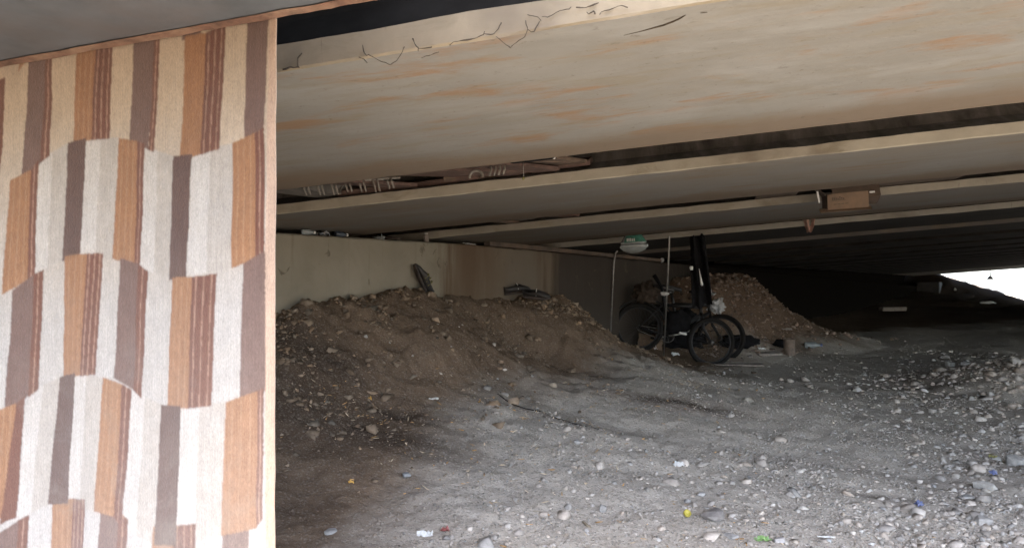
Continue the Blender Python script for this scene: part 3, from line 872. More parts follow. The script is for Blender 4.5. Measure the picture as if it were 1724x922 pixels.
# ------------------------------------------------------------------ abutment wall
ROTW = math.atan2(DY, DX)
wall = empty('retaining_wall', (P1X, P1Y, EYE), ROTW)
tag(wall, 'long concrete abutment wall, pale at its near end and sooty further in', 'wall')
def wall_top(s):
    return min(0.405 + 0.02 * s, 0.447) if s > 0 else 0.405
ss = np.concatenate([np.arange(-3.5, 9, 0.05), np.linspace(9, 50, 110)])
zs = np.linspace(0, 1, 14)
v, f = [], []
rows = len(zs) + 5
for s in ss:
    top = wall_top(s) + 0.006 * mnoise.noise(Vector((s * 4, 0, 3))) + 0.004 * mnoise.noise(Vector((s * 17, 0, 3)))
    chip = max(0.0, mnoise.noise(Vector((s * 3.1, 5, 3))) - 0.3) * 0.045
    zb = -2.4
    for k, u in enumerate(zs):
        zz = zb + (top - 0.012 - chip - zb) * (u ** 0.55)
        bul = 0.006 * mnoise.noise(Vector((s * 1.1, zz * 1.6, 1))) + 0.003 * mnoise.noise(Vector((s * 6, zz * 6, 1)))
        v.append((s, bul, zz))
    v.append((s, 0.012 + chip * 0.8, top))
    v.append((s, 0.85, top + 0.004))
    v.append((s, 0.86, 2.4 if s < 20 else 2.2))
    v.append((s, 1.2, 2.4 if s < 20 else 2.2))
    v.append((s, 1.2, -2.4))
for a in range(len(ss) - 1):
    for k in range(rows - 1):
        f.append((a * rows + k, (a + 1) * rows + k, (a + 1) * rows + k + 1, a * rows + k + 1))
n = len(ss)
f.append(tuple(reversed(range(rows)))); f.append(tuple(range((n - 1) * rows, n * rows)))
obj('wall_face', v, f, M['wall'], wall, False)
# end pilaster, paler, at the far end of the wall
mb = MB()
mb.box((43.8, -0.55, -0.2), (2.2, 1.1, 1.75), bev=0.05)
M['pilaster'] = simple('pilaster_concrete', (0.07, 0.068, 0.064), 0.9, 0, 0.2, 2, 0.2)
pl = mb.build('pilaster', M['pilaster'], wall)
# far wing wall closing the end of the abutment
mb = MB()
mb.box((51.2, 4.6, -0.6), (2.3, 9.0, 6.2), bev=0.04)
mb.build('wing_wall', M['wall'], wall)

# ------------------------------------------------------------------ hanging rug
def build_rug():
    QR = 1.484
    def chart(px, py):
        r = (px - CX) / FPX
        t = QR * (0.972 * r - 0.2345) / (0.972 + 0.2345 * r)
        Y = BY * t + WY * QR
        return t, (HY - py) / FPX * Y
    CREAM = (0.60, 0.475, 0.335); WHITE = (0.64, 0.60, 0.535); GREY = (0.53, 0.482, 0.415)
    ORG = (0.375, 0.185, 0.085); RED = (0.185, 0.072, 0.042); MAU = (0.195, 0.117, 0.091); MAD = (0.132, 0.074, 0.056)
    LINE = (0.47, 0.29, 0.20); OLN = (0.45, 0.255, 0.135)
    z1 = lambda *p: [(a / 2.004, b / 2.004) for a, b in p]
    z2 = lambda *p: [(a / 1.9125, b / 1.9125 + 440) for a, b in p]
    px = lambda *p: list(p)
    P = []
    def white(a, b, c, d):           # tl tr br bl : white half then greyish half
        mt = ((a[0] * .55 + b[0] * .45), (a[1] * .55 + b[1] * .45)); mbm = ((d[0] * .55 + c[0] * .45), (d[1] * .55 + c[1] * .45))
        P.append((WHITE, [a, mt, mbm, d])); P.append((GREY, [mt, b, c, mbm]))
    R3 = []; R4 = []
    # whites of the second and fourth rows
    white(*z1((290, 472), (400, 470), (375, 868), (268, 865)))
    white(*z1((490, 500), (592, 535), (580, 925), (470, 905)))
    white(*z1((655, 527), (790, 490), (790, 900), (643, 925)))
    white(*z1((133, 545), (230, 488), (205, 872), (112, 915)))
    white(*z2((235, 365), (332, 378), (303, 797), (200, 778)))
    white(*z2((428, 418), (525, 465), (510, 898), (398, 848)))
    white(*z2((598, 468), (740, 455), (725, 868), (580, 902)))
    white(*z2((82, 425), (178, 378), (133, 782), (38, 832)))
    A = P.append
    A((RED, z1((-30, 292), (22, 268), (10, 500), (0, 628), (-40, 640))))
    A((ORG, z1((75, 205), (105, 193), (100, 205), (65, 240))))
    A((MAU, z1((103, 196), (160, 188), (140, 540), (105, 580), (75, 592))))
    A((RED, z1((160, 188), (182, 182), (167, 520), (136, 543))))
    A((ORG, z1((262, 160), (328, 150), (310, 466), (247, 475))))
    A((RED, z1((326, 150), (382, 142), (368, 462), (308, 467))))
    A((MAU, z1((455, 126), (530, 118), (502, 500), (470, 487), (435, 478))))
    A((RED, z1((526, 118), (545, 116), (522, 507), (503, 501))))
    A((MAU, z1((622, 92), (682, 84), (680, 125), (618, 132))))
    A((ORG, z1((628, 130), (697, 118), (684, 517), (652, 527), (612, 532))))
    A((RED, z1((697, 118), (763, 88), (748, 498), (682, 518))))
    A((MAU, z1((838, 52), (912, 42), (895, 435), (865, 450), (828, 468))))
    A((ORG, px((19, 307), (54, 288), (47, 466), (5, 493))))
    A((RED, px((53, 289), (65, 271), (57, 460), (45, 468))))
    A((MAD, z1((230, 488), (290, 472), (268, 865), (205, 874))))
    A((ORG, z1((400, 472), (465, 482), (452, 882), (375, 868))))
    A((RED, z1((464, 482), (490, 490), (470, 905), (451, 882))))
    A((MAD, px((295, 267), (327, 263), (320, 466), (288, 469))))
    A((ORG, px((394, 245), (432, 227), (433, 432), (394, 449))))
    A((RED, px((431, 228), (447, 219), (446, 424), (432, 433))))
    R3 += [(MAU, z2((38, 98), (108, 45), (85, 420), (70, 440), (15, 479))), (RED, z2((105, 46), (135, 32), (110, 408), (80, 434))),
           (ORG, px((107, 434), (146, 429), (134, 629), (100, 634))), (RED, px((145, 429), (171, 429), (161, 628), (133, 630))),
           (MAU, px((201, 437), (233, 447), (228, 653), (191, 633))), (RED, px((232, 447), (250, 460), (240, 667), (226, 654))),
           (ORG, z2((563, 58), (632, 55), (625, 463), (547, 466))), (RED, z2((631, 55), (708, 45), (697, 455), (624, 463))),
           (MAU, px((412, 447), (452, 422), (446, 654), (408, 668)))]
    R4 += [(ORG, z2((-20, 490), (48, 462), (22, 810), (-40, 840))), (RED, z2((47, 462), (72, 440), (42, 822), (20, 828), (0, 840))),
           (MAD, z2((178, 378), (235, 365), (200, 779), (133, 783))),
           (ORG, z2((332, 378), (395, 400), (373, 813), (303, 797))), (RED, z2((394, 400), (428, 418), (398, 850), (371, 815))),
           (MAD, z2((525, 465), (598, 468), (580, 903), (510, 899))),
           (ORG, z2((740, 455), (832, 420), (826, 851), (725, 869))), (RED, z2((831, 420), (848, 414), (843, 822), (825, 850)))]
    for dy, dx in ((415, -30), (830, -58)):
        for (c, pp) in R3 + R4:
            A((c, [(a + dx, b + dy) for a, b in pp]))
    for e in R3 + R4: A(e)
    ts = np.linspace(-2.05, -0.888, 620)
    zs = np.linspace(0.70, -1.20, 900)
    TT, ZZ = np.meshgrid(ts, zs, indexing='ij')
    n1 = fbm_np(TT, ZZ, 40.0, 1.0, 2, 0.8) * 0.0006 + fbm_np(TT, ZZ, 260.0, 7.0, 2, 0.8) * 0.0005
    n2 = fbm_np(TT, ZZ, 60.0, 4.0, 2, 0.8) * 0.0007 + fbm_np(TT, ZZ, 260.0, 2.0, 2, 0.8) * 0.0009
    # edge of the cloth drifts a little and the cloth sways
    edge = np.interp(ZZ, [-1.3, chart(457, 922)[1], chart(462, 500)[1], chart(467, 25)[1], 0.8], [chart(456, 922)[0], chart(457, 922)[0], chart(461.5, 500)[0], chart(467, 25)[0], chart(467, 25)[0]])
    lim = -0.888
    k = (TT - ts[0]) / (lim - ts[0])
    X = ts[0] + k * (edge - ts[0])
    # chart positions stay where drawn: only squeeze the last few centimetres
    X = np.where(TT < lim - 0.12, TT, np.interp(TT, [lim - 0.12, lim], [0, 1]) * (edge - (lim - 0.12)) + (lim - 0.12))
    U = X + n1; Vv = ZZ + n2
    dye = np.empty(TT.shape + (3,)); 
    warm = np.clip((Vv + 0.05) / 0.5, 0, 1)[..., None]
    dye[:] = np.array(CREAM) * warm + np.array((0.565, 0.53, 0.475)) * (1 - warm)
    def inside(poly):
        c = np.zeros(U.shape, bool)
        x0 = min(p[0] for p in poly); x1 = max(p[0] for p in poly); y0 = min(p[1] for p in poly); y1 = max(p[1] for p in poly)
        box = (U >= x0) & (U <= x1) & (Vv >= y0) & (Vv <= y1)
        u, w = U[box], Vv[box]
        r = np.zeros(u.shape, bool)
        m = len(poly)
        for a in range(m):
            xa, ya = poly[a]; xb, yb = poly[a - 1]
            if ya == yb: continue
            cross = ((ya > w) != (yb > w)) & (u < (xb - xa) * (w - ya) / (yb - ya) + xa)
            r ^= cross
        c[box] = r
        return c
    for col, pp in P:
        my = sum(q[1] for q in pp) / len(pp)
        pp = [(q[0], q[1] + (3.0 if q[1] > my else -3.0)) for q in pp]
        poly = [chart(*p) for p in pp]
        msk = inside(poly)
        dye[msk] = col
        if col in (RED, ORG) and len(pp) == 4:
            tl, tr, br, bl = pp
            wid = abs(tr[0] - tl[0])
            cnt = (3 if wid > 22 else 1) if col is RED else 3
            for k in range(cnt):
                fr = (k + 0.55) / (cnt + 0.15) if col is RED else (k + 0.8) / (cnt + 0.6)
                hw = 0.9 / max(wid, 1)
                lp = [(tl[0] + (tr[0] - tl[0]) * (fr - hw), tl[1] + (tr[1] - tl[1]) * fr), (tl[0] + (tr[0] - tl[0]) * (fr + hw), tl[1] + (tr[1] - tl[1]) * fr),
                      (bl[0] + (br[0] - bl[0]) * (fr + hw), bl[1] + (br[1] - bl[1]) * fr), (bl[0] + (br[0] - bl[0]) * (fr - hw), bl[1] + (br[1] - bl[1]) * fr)]
                m2 = inside([chart(*p) for p in lp])
                lc = np.array(LINE if col is RED else OLN)
                dye[m2] = dye[m2] * 0.15 + lc * 0.85
    fadew = np.clip((0.15 - Vv) / 0.9, 0, 1)[..., None] * np.clip(0.35 + 0.65 * (TT + 1.6) / 0.7, 0, 1)[..., None]
    dye = dye * (1 - 0.30 * fadew) + np.array((0.62, 0.56, 0.49)) * 0.30 * fadew
    # plain hem along the right side
    hem_l = np.interp(ZZ, [chart(450, 922)[1], chart(449, 420)[1], chart(455, 25)[1]], [chart(444, 922)[0], chart(447, 420)[0], chart(456, 25)[0]])
    dye[X + n1 * 0.5 > hem_l] = (0.66, 0.47, 0.34)
    hang = np.clip((0.62 - ZZ) / 1.6, 0, 1)
    Q = QR + 0.008 * np.sin(TT * 19 + ZZ * 1.6) * hang + 0.024 * np.sin(TT * 8.3 + 1.0 - ZZ * 1.1) * hang + 0.0025 * np.sin(TT * 41 + ZZ * 2.5) * hang * (0.5 + 0.5 * np.sin(ZZ * 2 + TT * 3)) + 0.004 * fbm_np(TT, ZZ, 6.0, 3.0, 3)
    top = soffit(TT, 1.466) + 0.045
    Zf = np.where(ZZ > 0.4, np.interp(ZZ, [0.4, 0.70], [0, 1]) * (top - 0.4) + 0.4, ZZ)
    Zf = np.where(ZZ > 0.4, np.minimum(ZZ, top), ZZ)
    for _ in range(2):
        k = np.pad(dye, ((1, 1), (1, 1), (0, 0)), mode='edge')
        dye = (k[1:-1, 1:-1] * 2 + k[:-2, 1:-1] + k[2:, 1:-1] + k[1:-1, :-2] + k[1:-1, 2:]) / 6
    na, nb = TT.shape
    v = np.stack([X.ravel(), Q.ravel(), Zf.ravel()], 1)
    i = np.arange(na - 1)[:, None] * nb; j = np.arange(nb - 1)[None]
    f = np.stack([(i + j).ravel(), (i + nb + j).ravel(), (i + nb + j + 1).ravel(), (i + j + 1).ravel()], 1)
    me = bpy.data.meshes.new('hanging_rug')
    me.vertices.add(len(v)); me.vertices.foreach_set('co', v.ravel())
    me.loops.add(f.size); me.loops.foreach_set('vertex_index', f.ravel().astype(np.int32))
    me.polygons.add(len(f)); me.polygons.foreach_set('loop_start', np.arange(0, f.size, 4, dtype=np.int32))
    me.polygons.foreach_set('loop_total', np.full(len(f), 4, dtype=np.int32))
    me.polygons.foreach_set('use_smooth', np.ones(len(f), dtype=bool))
    me.update(calc_edges=True)
    at = me.attributes.new('dye', 'FLOAT_VECTOR', 'POINT')
    at.data.foreach_set('vector', dye.reshape(-1, 3).ravel().astype(np.float32))
    me.materials.append(M['rug'])
    o = link(bpy.data.objects.new('hanging_rug', me))
    o.location = (0, 0, EYE); o.rotation_euler = (0, 0, ROTB)
    md = o.modifiers.new('thick', 'SOLIDIFY'); md.thickness = 0.005; md.offset = 0
    tag(o, 'cream rug with brown and orange block stripes hung from the edge girder', 'rug')
build_rug()

# ------------------------------------------------------------------ loose things
def on_beam(t, q, z=0.0):
    x, y = from_tq(t, q)
    return Vector((x, y, EYE + soffit(t, q) + z))
def on_q(px, py, q):
    t = px_on_q(px, q)
    Y = BY * t + WY * q
    return pt(px, py, Y)
def soffit_hit(px, py, drop=0.0):
    r = (px - CX) / FPX; zr = (HY - py) / FPX
    Y = (H0 - drop) / (zr - SLOPE_T * (BX * r + BY) - SLOPE_Q * (WX * r + WY))
    return pt(px, py, Y)
def frame(origin, xdir, zdir):
    x = Vector(xdir).normalized(); z = Vector(zdir); z = (z - x * z.dot(x)).normalized(); y = z.cross(x)
    m = Matrix.Identity(4)
    for i in range(3):
        m[i][0], m[i][1], m[i][2], m[i][3] = x[i], y[i], z[i], origin[i]
    return m
BV = Vector((BX, BY, SLOPE_T)); WV = Vector((WX, WY, SLOPE_Q)); DV = Vector((DX, DY, 0)); NV = Vector((DY, -DX, 0)); UP = Vector((0, 0, 1))

def sheet(nx, ny, sx, sy, amp, freq, seed, th=0.004, drape=None):
    """crumpled sheet with real thickness, centred on its origin"""
    top, n = [], nx * ny
    for i in range(nx):
        for j in range(ny):
            u, w = i / (nx - 1) - 0.5, j / (ny - 1) - 0.5
            h = amp * mnoise.fractal(Vector((u * freq + seed, w * freq, seed)), 0.8, 2, 3)
            e = 1 + 0.12 * mnoise.noise(Vector((u * 5 + seed, w * 5, 3)))
            p = Vector((u * sx * e, w * sy * e, h))
            top.append(drape(u, w, p) if drape else p)
    v = top + [p + Vector((0.0003, 0.0002, -th)) for p in top]
    f = []
    for i in range(nx - 1):
        for j in range(ny - 1):
            a, b, c, d = i * ny + j, (i + 1) * ny + j, (i + 1) * ny + j + 1, i * ny + j + 1
            f += [(a, b, c, d), (a + n, d + n, c + n, b + n)]
    rim = [i * ny for i in range(nx)] + [(nx - 1) * ny + j for j in range(1, ny)] + [i * ny + ny - 1 for i in range(nx - 2, -1, -1)] + [j for j in range(ny - 2, 0, -1)]
    for k in range(len(rim)):
        a, b = rim[k], rim[(k + 1) % len(rim)]
        f.append((a, a + n, b + n, b))
    return v, f

def lump(r, sq, rough, seed, sub=3, freq=1.6):
    bm = bmesh.new(); bmesh.ops.create_icosphere(bm, subdivisions=sub, radius=1)
    for q in bm.verts:
        k = 1 + rough * mnoise.fractal(q.co * freq + Vector((seed, seed, 0)), 0.7, 2.1, 4)
        q.co = Vector((q.co.x * sq[0], q.co.y * sq[1], q.co.z * sq[2])) * (k * r)
    bm.verts.index_update()
    v = [q.co.copy() for q in bm.verts]; f = [[q.index for q in p.verts] for p in bm.faces]
    bm.free()
    return v, f

# --- dried vine on the lip of the first girder
strands = [
    [(508, 89.5), (505, 93), (502, 99), (501.6, 111), (504, 113.5)], [(476, 117), (483, 116), (490, 113), (496, 114), (502, 113)],
    [(610, 76), (612, 84), (613, 90), (616, 94), (621, 92)], [(604, 97), (613, 99), (616, 103), (618, 106)],
    [(622, 93), (633, 99), (645, 105), (652, 107.5), (658, 109), (669, 101), (675, 92), (678, 87), (681, 79)],
    [(695, 65), (698, 74), (704, 81), (704, 87)], [(704, 82), (716, 81), (727, 79.5)], [(710, 97), (722, 94), (739, 88)],
    [(757, 77), (763, 71), (781, 68), (799, 65), (814, 59), (816, 53)], [(815, 57), (826, 58), (832, 57), (839, 48), (844, 38)],
    [(835, 62), (847, 71), (855, 78), (859, 81.5), (863, 77), (868, 72), (878, 66), (884, 62), (888, 50), (885, 35)],
    [(889, 25), (898, 27), (905, 29), (911, 36)], [(888, 50), (894, 54), (899, 53.6), (906, 41), (908, 36)],
    [(912, 28), (922, 29), (930, 25), (943, 18), (952, 17), (959, 16), (962, 12)], [(970, 12), (978, 13.4), (986, 12), (995, 10.6), (1008, 5)],
    [(1009, 24), (1012, 21), (1025, 17.6), (1039, 12), (1045, 10), (1057, 13)], [(988, 20), (992, 24), (1000, 19), (1002, 24)],
]
mb = MB()
for k, st in enumerate(strands):
    pts = [on_q(x, y, 1.786 - 0.003 * math.sin(i * 1.3 + k)) for i, (x, y) in enumerate(st)]
    # finer, slightly wandering line
    fine = []
    for a, b in zip(pts[:-1], pts[1:]):
        for m in range(4):
            p = a.lerp(b, m / 4); w = mnoise.noise(p * 60) * 0.0022
            fine.append(p + Vector((w, 0, mnoise.noise(p * 70 + Vector((9, 0, 0))) * 0.0022)))
    fine.append(pts[-1])
    rad = [0.0008 + 0.0030 * abs(mnoise.noise(p * 28)) ** 1.3 + (0.0008 if k in (0, 1) else 0) for p in fine]
    mb.tube(fine, rad, 6)
tag(mb.build('dried_vine', M['root'], None, True), 'dark dried vine strands looping on the pale lip of the first girder', 'vine')
mb = MB()
pts = [soffit_hit(x, y, 0.001) for x, y in ((1050, 60), (1075, 54), (1092, 49.4), (1116, 43), (1133, 36.7), (1146, 31), (1154, 26))]
inv = bridge.matrix_basis.inverted()
mb.tube([inv @ p for p in pts], [0.0006, 0.0012, 0.002, 0.0028, 0.0026, 0.002, 0.0008], 6)
mb.tube([inv @ soffit_hit(x, y, 0.001) for x, y in ((1179, 22.5), (1185, 21.8), (1191, 21.3))], [0.0006, 0.0012, 0.0006], 6)
gird1 = [o for o in bridge.children if o.name == 'girder.001'][0]
mb.build('crack', M['root'], gird1)

# --- boards stored across the first gap, resting on both girder lips
def board(t, q, L, W, th, ang, mat, label, z=0.0, group='boards stored on the girder lips', name='board', tilt=0.0):
    mb = MB().box((0, 0, 0), (L, W, th), bev=0.003, jit=0.0015)
    d = BV * math.cos(ang) + WV * math.sin(ang)
    o = mb.build(name, mat)
    o.matrix_world = frame(on_beam(t, q, z), d, UP + WV * tilt)
    return tag(o, label, 'board', group)
GQ = 3.643
bl = [(-1.86, 0.95, 0.13, 0.02, 0.90, 'wood_dark', 'dark reddish board at the inner end of the first girder gap'),
      (-1.60, 1.10, 0.15, 0.022, 0.72, 'wood_dark', 'dark board with white prongs hanging in front of it'),
      (-1.36, 1.15, 0.16, 0.02, 0.66, 'wood_dark', 'dark wide board second from the nested white tubes'),
      (-1.13, 1.2, 0.12, 0.025, 0.62, 'wood', 'brown board just left of the nested white tubes'),
      (-1.02, 0.92, 0.15, 0.02, 0.95, 'wood_dark', 'dark board right behind the nested white tubes'),
      (-0.84, 0.90, 0.12, 0.02, 1.0, 'wood', 'brown board beside the black roll in the first girder gap')]
bl2 = [(-1.78, 0.50, 0.10, 0.03, 0.05, 'wood_dark', 'dark batten lying on the second girder lip behind the white prongs'),
       (-1.38, 0.46, 0.11, 0.028, -0.10, 'wood_dark', 'dark batten on the second girder lip under the small white hoop'),
       (-1.12, 0.50, 0.09, 0.03, 0.12, 'wood', 'brown batten on the second girder lip just left of the nested tubes'),
       (-0.75, 0.44, 0.10, 0.03, -0.06, 'wood_dark', 'dark batten on the second girder lip beside the nested tubes')]
for k, (t, L, W, th, an, mt, lb) in enumerate(bl2):
    board(t, 4.06, L, W, th, an, M[mt], lb, z=0.105 + 0.004 * k, tilt=-0.38)
for k, (t, L, W, th, an, mt, lb) in enumerate(bl):
    board(t, GQ, L, W, th, an, M[mt], lb, z=0.075 + th / 2 + (0.026 if k % 2 else 0.0))

# white prong rack (a row of bent wires) hanging between the lips
rack = tag(empty('wire_rack', matrix=frame(on_beam(-1.80, 3.70, 0.085), BV, UP)), 'dusty white wire rack with paired prongs at the inner end of the first girder gap', 'rack')
mb = MB()
mb.tube([(-0.26, -0.05, 0.002), (0.27, 0.06, 0.002)], 0.006, 8)
mb.tube([(-0.22, 0.30, 0.0), (0.22, -0.40, 0.0)], 0.006, 8)
mb.build('rail', M['dusty_white'], rack, True)
for k in range(7):
    x = -0.24 + k * 0.075
    mb = MB()
    for dx in (-0.012, 0.012):
        y0 = x * 0.2
        mb.tube([(x + dx, y0, 0.0), (x + dx + 0.003, y0 + 0.004, -0.02), (x + dx + 0.012, y0 + 0.006, -0.055 - 0.006 * (k % 3))], [0.006, 0.006, 0.0045], 8)
    mb.build('prong', M['dusty_white'], rack, True)

# nested white bent tubes
nest = tag(empty('tube_frame', matrix=frame(on_beam(-1.03, 3.72, 0.10), BV, UP)), 'nested white bent tubes lying on boards at the middle of the first girder gap', 'tube frame')
for k in range(4):
    mb = MB()
    o2 = k * 0.024
    pts = [(-0.30 + o2, -0.05 + o2 * 0.3, 0.01), (-0.06 + o2, -0.02, 0.012), (0.0 + o2, -0.015, 0.008), (0.022 + o2, -0.02, -0.015), (0.026 + o2, -0.03, -0.045), (0.020 + o2, -0.05, -0.075)]
    mb.tube(pts, 0.0065, 8)
    mb.build('tube', M['dusty_white'], nest, True)
mb = MB()
mb.torus((-0.04, -0.09, -0.085), 0.036, 0.007, 'Y', 24, 8, 0, math.pi)
mb.build('bow', M['dusty_white'], nest, True)
mb = MB()
mb.torus((0.02, -0.02, 0.0), 0.036, 0.006, 'Y', 20, 8, 0.2, math.pi - 0.3)
o = mb.build('hoop', M['dusty_white'], None, True)
o.matrix_world = frame(on_beam(-1.40, 3.55, 0.045), BV, UP)
tag(o, 'small white hoop caught in the gap left of the nested tubes', 'hoop')
nest2 = tag(empty('tube_frame', matrix=frame(on_beam(-0.74, 3.58, 0.085), BV, UP)), 'second set of white bent tubes close to the black roll', 'tube frame')
for k in range(3):
    mb = MB(); o2 = k * 0.02
    mb.tube([(-0.22 + o2, -0.04, -0.012), (0.0 + o2, -0.03, -0.01), (0.025 + o2, -0.03, 0.005), (0.05 + o2, -0.04, 0.03)], 0.005, 8)
    mb.build('tube', M['dusty_white'], nest2, True)
# black roll with a white rim
roll = tag(empty('rolled_mat', matrix=frame(on_beam(-0.80, 3.70, 0.118), BV, UP)), 'black rolled mat with a white rimmed end in the first girder gap', 'rolled mat')
mb = MB()
prof = [(0.001, -0.18), (0.036, -0.18), (0.040, -0.175), (0.041, 0.0), (0.040, 0.12), (0.038, 0.125), (0.03, 0.125), (0.028, 0.10), (0.001, 0.10)]
mb.lathe(prof, 24)
mb.v = [(c, b, a) for a, b, c in mb.v]
mb.build('roll', M['black_cloth'], roll, True)
mb = MB(); mb.torus((0, 0, 0), 0.036, 0.0055, 'Y', 32, 8, -1.9, 1.5)
mb.v = [(y + 0.124, x, z) for x, y, z in mb.v]
mb.build('rim', M['white_plastic'], roll, True)
# thin hook with a pale bead
hk = on_q(881, 283, 3.75)
hook = MB()
hook.tube([hk + Vector((0, 0, 0.03)), hk, hk + Vector((0.002, 0, -0.035)), hk + Vector((0.001, 0, -0.05))], 0.002, 6)
ho = hook.build('wire_hook', M['steel'], None, True)
tag(ho, 'thin wire hook with a pale bead hanging beside the black roll', 'hook')
mb = MB(); mb.lathe([(0.001, -0.062), (0.006, -0.058), (0.0075, -0.052), (0.005, -0.045), (0.001, -0.044)], 12, hk + Vector((0.001, 0, 0)))
mb.build('bead', M['olive'], ho, True)

# --- second gap: reddish board, cardboard sheets and the box
board(-1.25, 5.60, 1.0, 0.10, 0.02, 0.80, M['wood_dark'], 'reddish dark board at the inner end of the second girder gap', z=0.075)
board(-1.62, 5.62, 0.9, 0.10, 0.03, 1.1, M['wood'], 'short brown board crossing the second girder gap by the wall', z=0.078)
o = board(1.56, 5.626, 0.62, 0.80, 0.006, 0.02, M['card_dark'], 'brown cardboard sheet laid across the second girder gap', z=0.064, name='cardboard_sheet', group='cardboard laid on the girder lips')
o['category'] = 'cardboard'
o = board(0.62, 5.626, 0.30, 0.78, 0.006, -0.03, M['card_dark'], 'cardboard piece in the second gap just left of the hanging box', z=0.064, name='cardboard_sheet', group='cardboard laid on the girder lips')
o['category'] = 'cardboard'

bx = tag(empty('cardboard_box', matrix=frame(on_q(1424, 338, 5.72), BV * 0.99 + WV * 0.02, UP - WV * 0.10)), 'open cardboard box with dark print hanging in the second girder gap', 'cardboard box')
def panel(name, c, s, mat, par, rot=None, jit=0.0015):
    return MB().box(c, s, rot, 0.0012, jit).build(name, mat, par)
panel('front_panel', (0, -0.06, 0.0), (0.27, 0.005, 0.115), M['card'], bx)
panel('back_panel', (0, 0.12, 0.0), (0.27, 0.005, 0.115), M['card'], bx)
panel('side_panel', (-0.135, 0.03, 0.0), (0.005, 0.175, 0.113), M['card_dark'], bx)
panel('side_panel', (0.135, 0.03, 0.0), (0.005, 0.175, 0.113), M['card'], bx)
panel('base', (0, 0.03, -0.0555), (0.264, 0.172, 0.005), M['card'], bx)
panel('flap', (0.02, -0.045, 0.082), (0.24, 0.005, 0.055), M['card_dark'], bx, (-0.5, 0, 0))
panel('flap', (-0.165, 0.02, 0.075), (0.005, 0.16, 0.075), M['card_dark'], bx, (0, -0.75, 0))
panel('flap', (-0.02, -0.066, -0.0585), (0.34, 0.05, 0.004), M['card'], bx, (0.5, 0.02, 0))
mb = MB()
for k, (x, h) in enumerate(((-0.100, .020), (-0.088, .018), (-0.076, .021), (-0.064, .018), (-0.052, .022), (-0.040, .016), (-0.028, .012))):
    mb.box((x, -0.0633, 0.022 + (h - 0.02) / 2), (0.009, 0.0012, h))
mb.box((-0.062, -0.0633, 0.009), (0.09, 0.0012, 0.003))
for x in (-0.085, -0.06, -0.035, -0.01):
    mb.box((x, -0.0633, -0.018), (0.02, 0.0012, 0.004))
mb.build('print', M['ink'], bx)
mb = MB(); v, f = sheet(8, 5, 0.085, 0.012, 0.004, 5, 2.2, 0.002); mb.add(v, f)
tp = mb.build('tape_strip', M['paper'], bx); tp.location = (-0.192, -0.05, 0.045); tp.rotation_euler = (1.2, 1.45, 0.0)
hk = on_q(1408, 312, 5.70)
mb = MB(); mb.tube([hk + Vector((0, 0, 0.045)), hk + Vector((0.001, 0, 0.01)), hk + Vector((0, 0, -0.03))], 0.005, 6)
mb.tube([hk + Vector((-0.05, 0, 0.004)), hk + Vector((0.0, 0.002, 0.009)), hk + Vector((0.05, 0, 0.008))], 0.004, 6)
tag(mb.build('crossed_stick', M['wood'], None, True), 'short crossed stick holding the hanging cardboard box', 'stick')
# second, darker carton just right of the box
cb = tag(empty('dark_carton', matrix=frame(on_q(1468, 323, 5.80), BV, UP + WV * 0.35)), 'small dark carton squeezed in right of the hanging box', 'carton')
panel('front_panel', (0, -0.04, 0), (0.085, 0.005, 0.10), M['card_dark'], cb, None, 0.003)
panel('side_panel', (0.042, 0.03, 0), (0.005, 0.135, 0.098), M['wood_dark'], cb, None, 0.003)
panel('side_panel', (-0.042, 0.03, 0), (0.005, 0.135, 0.098), M['wood_dark'], cb, None, 0.003)
panel('base', (0, 0.03, -0.047), (0.08, 0.135, 0.005), M['card_dark'], cb)
v, f = sheet(5, 5, 0.035, 0.014, 0.003, 4, 5.5, 0.002)
pp = obj('paper_scrap', v, f, M['paper'], cb); pp.location = (-0.01, -0.047, -0.022); pp.rotation_euler = (1.5, 0, 0)

# pink cloth hanging from the fourth girder lip
def hang(u, w, p):
    return Vector((p.x * (1 - 0.75 * (0.5 - w) ** 1.0 * 0.9), 0.025 * math.sin(u * 9) + p.z, p.y))
v, f = sheet(14, 14, 0.135, 0.15, 0.02, 3, 4.2, 0.006, hang)
o = obj('hanging_cloth', v, f, M['pink_cloth'], None, True)
o.matrix_world = frame(on_q(1362, 377, 7.95), BV, UP)
tag(o, 'faded pink folded cloth hanging from the fourth girder lip', 'cloth')

# --- on top of the wall
def wtop(s, d, z=0.0):
    x, y = from_sd(s, d)
    return Vector((x, y, EYE + wall_top(s) + z))
def bottle(name, L, r, mat, capmat, label, M4, cat='bottle', neck=0.42):
    root = tag(empty(name, matrix=M4), label, cat)
    mb = MB()
    mb.lathe([(0.001, 0), (r * 0.85, 0.001), (r, r * 0.2), (r * 0.97, L * 0.3), (r, L * 0.45), (r * 0.95, L * 0.6), (r * 0.55, L * 0.78), (r * neck, L * 0.84), (r * neck, L * 0.9), (0.001, L * 0.9)], 18)
    mb.build('body', mat, root, True)
    mb = MB(); mb.lathe([(0.001, L * 0.895), (r * neck * 1.25, L * 0.895), (r * neck * 1.25, L), (0.001, L)], 16)
    mb.build('cap', capmat, root, True)
    return root
bottle('plastic_bottle', 0.10, 0.021, M['clear'], M['label_white'], 'small clear bottle lying on the wall top nearest the rug', frame(wtop(0.24, -0.05, 0.022), UP * 0 + DV * 0.0 + Vector((0, 0, -1)), DV + NV * 0.3))
v, f = sheet(9, 7, 0.09, 0.05, 0.03, 4, 1.1, 0.002); o = obj('crumpled_foil', v, f, M['chrome'])
o.matrix_world = frame(wtop(0.42, -0.04, 0.016), DV, UP); tag(o, 'crumpled shiny foil on the wall top beside the clear bottle', 'foil')
M['glass_dark'] = simple('dark_glass', (0.05, 0.06, 0.075), 0.12, 0, 0.2, 10, 0)
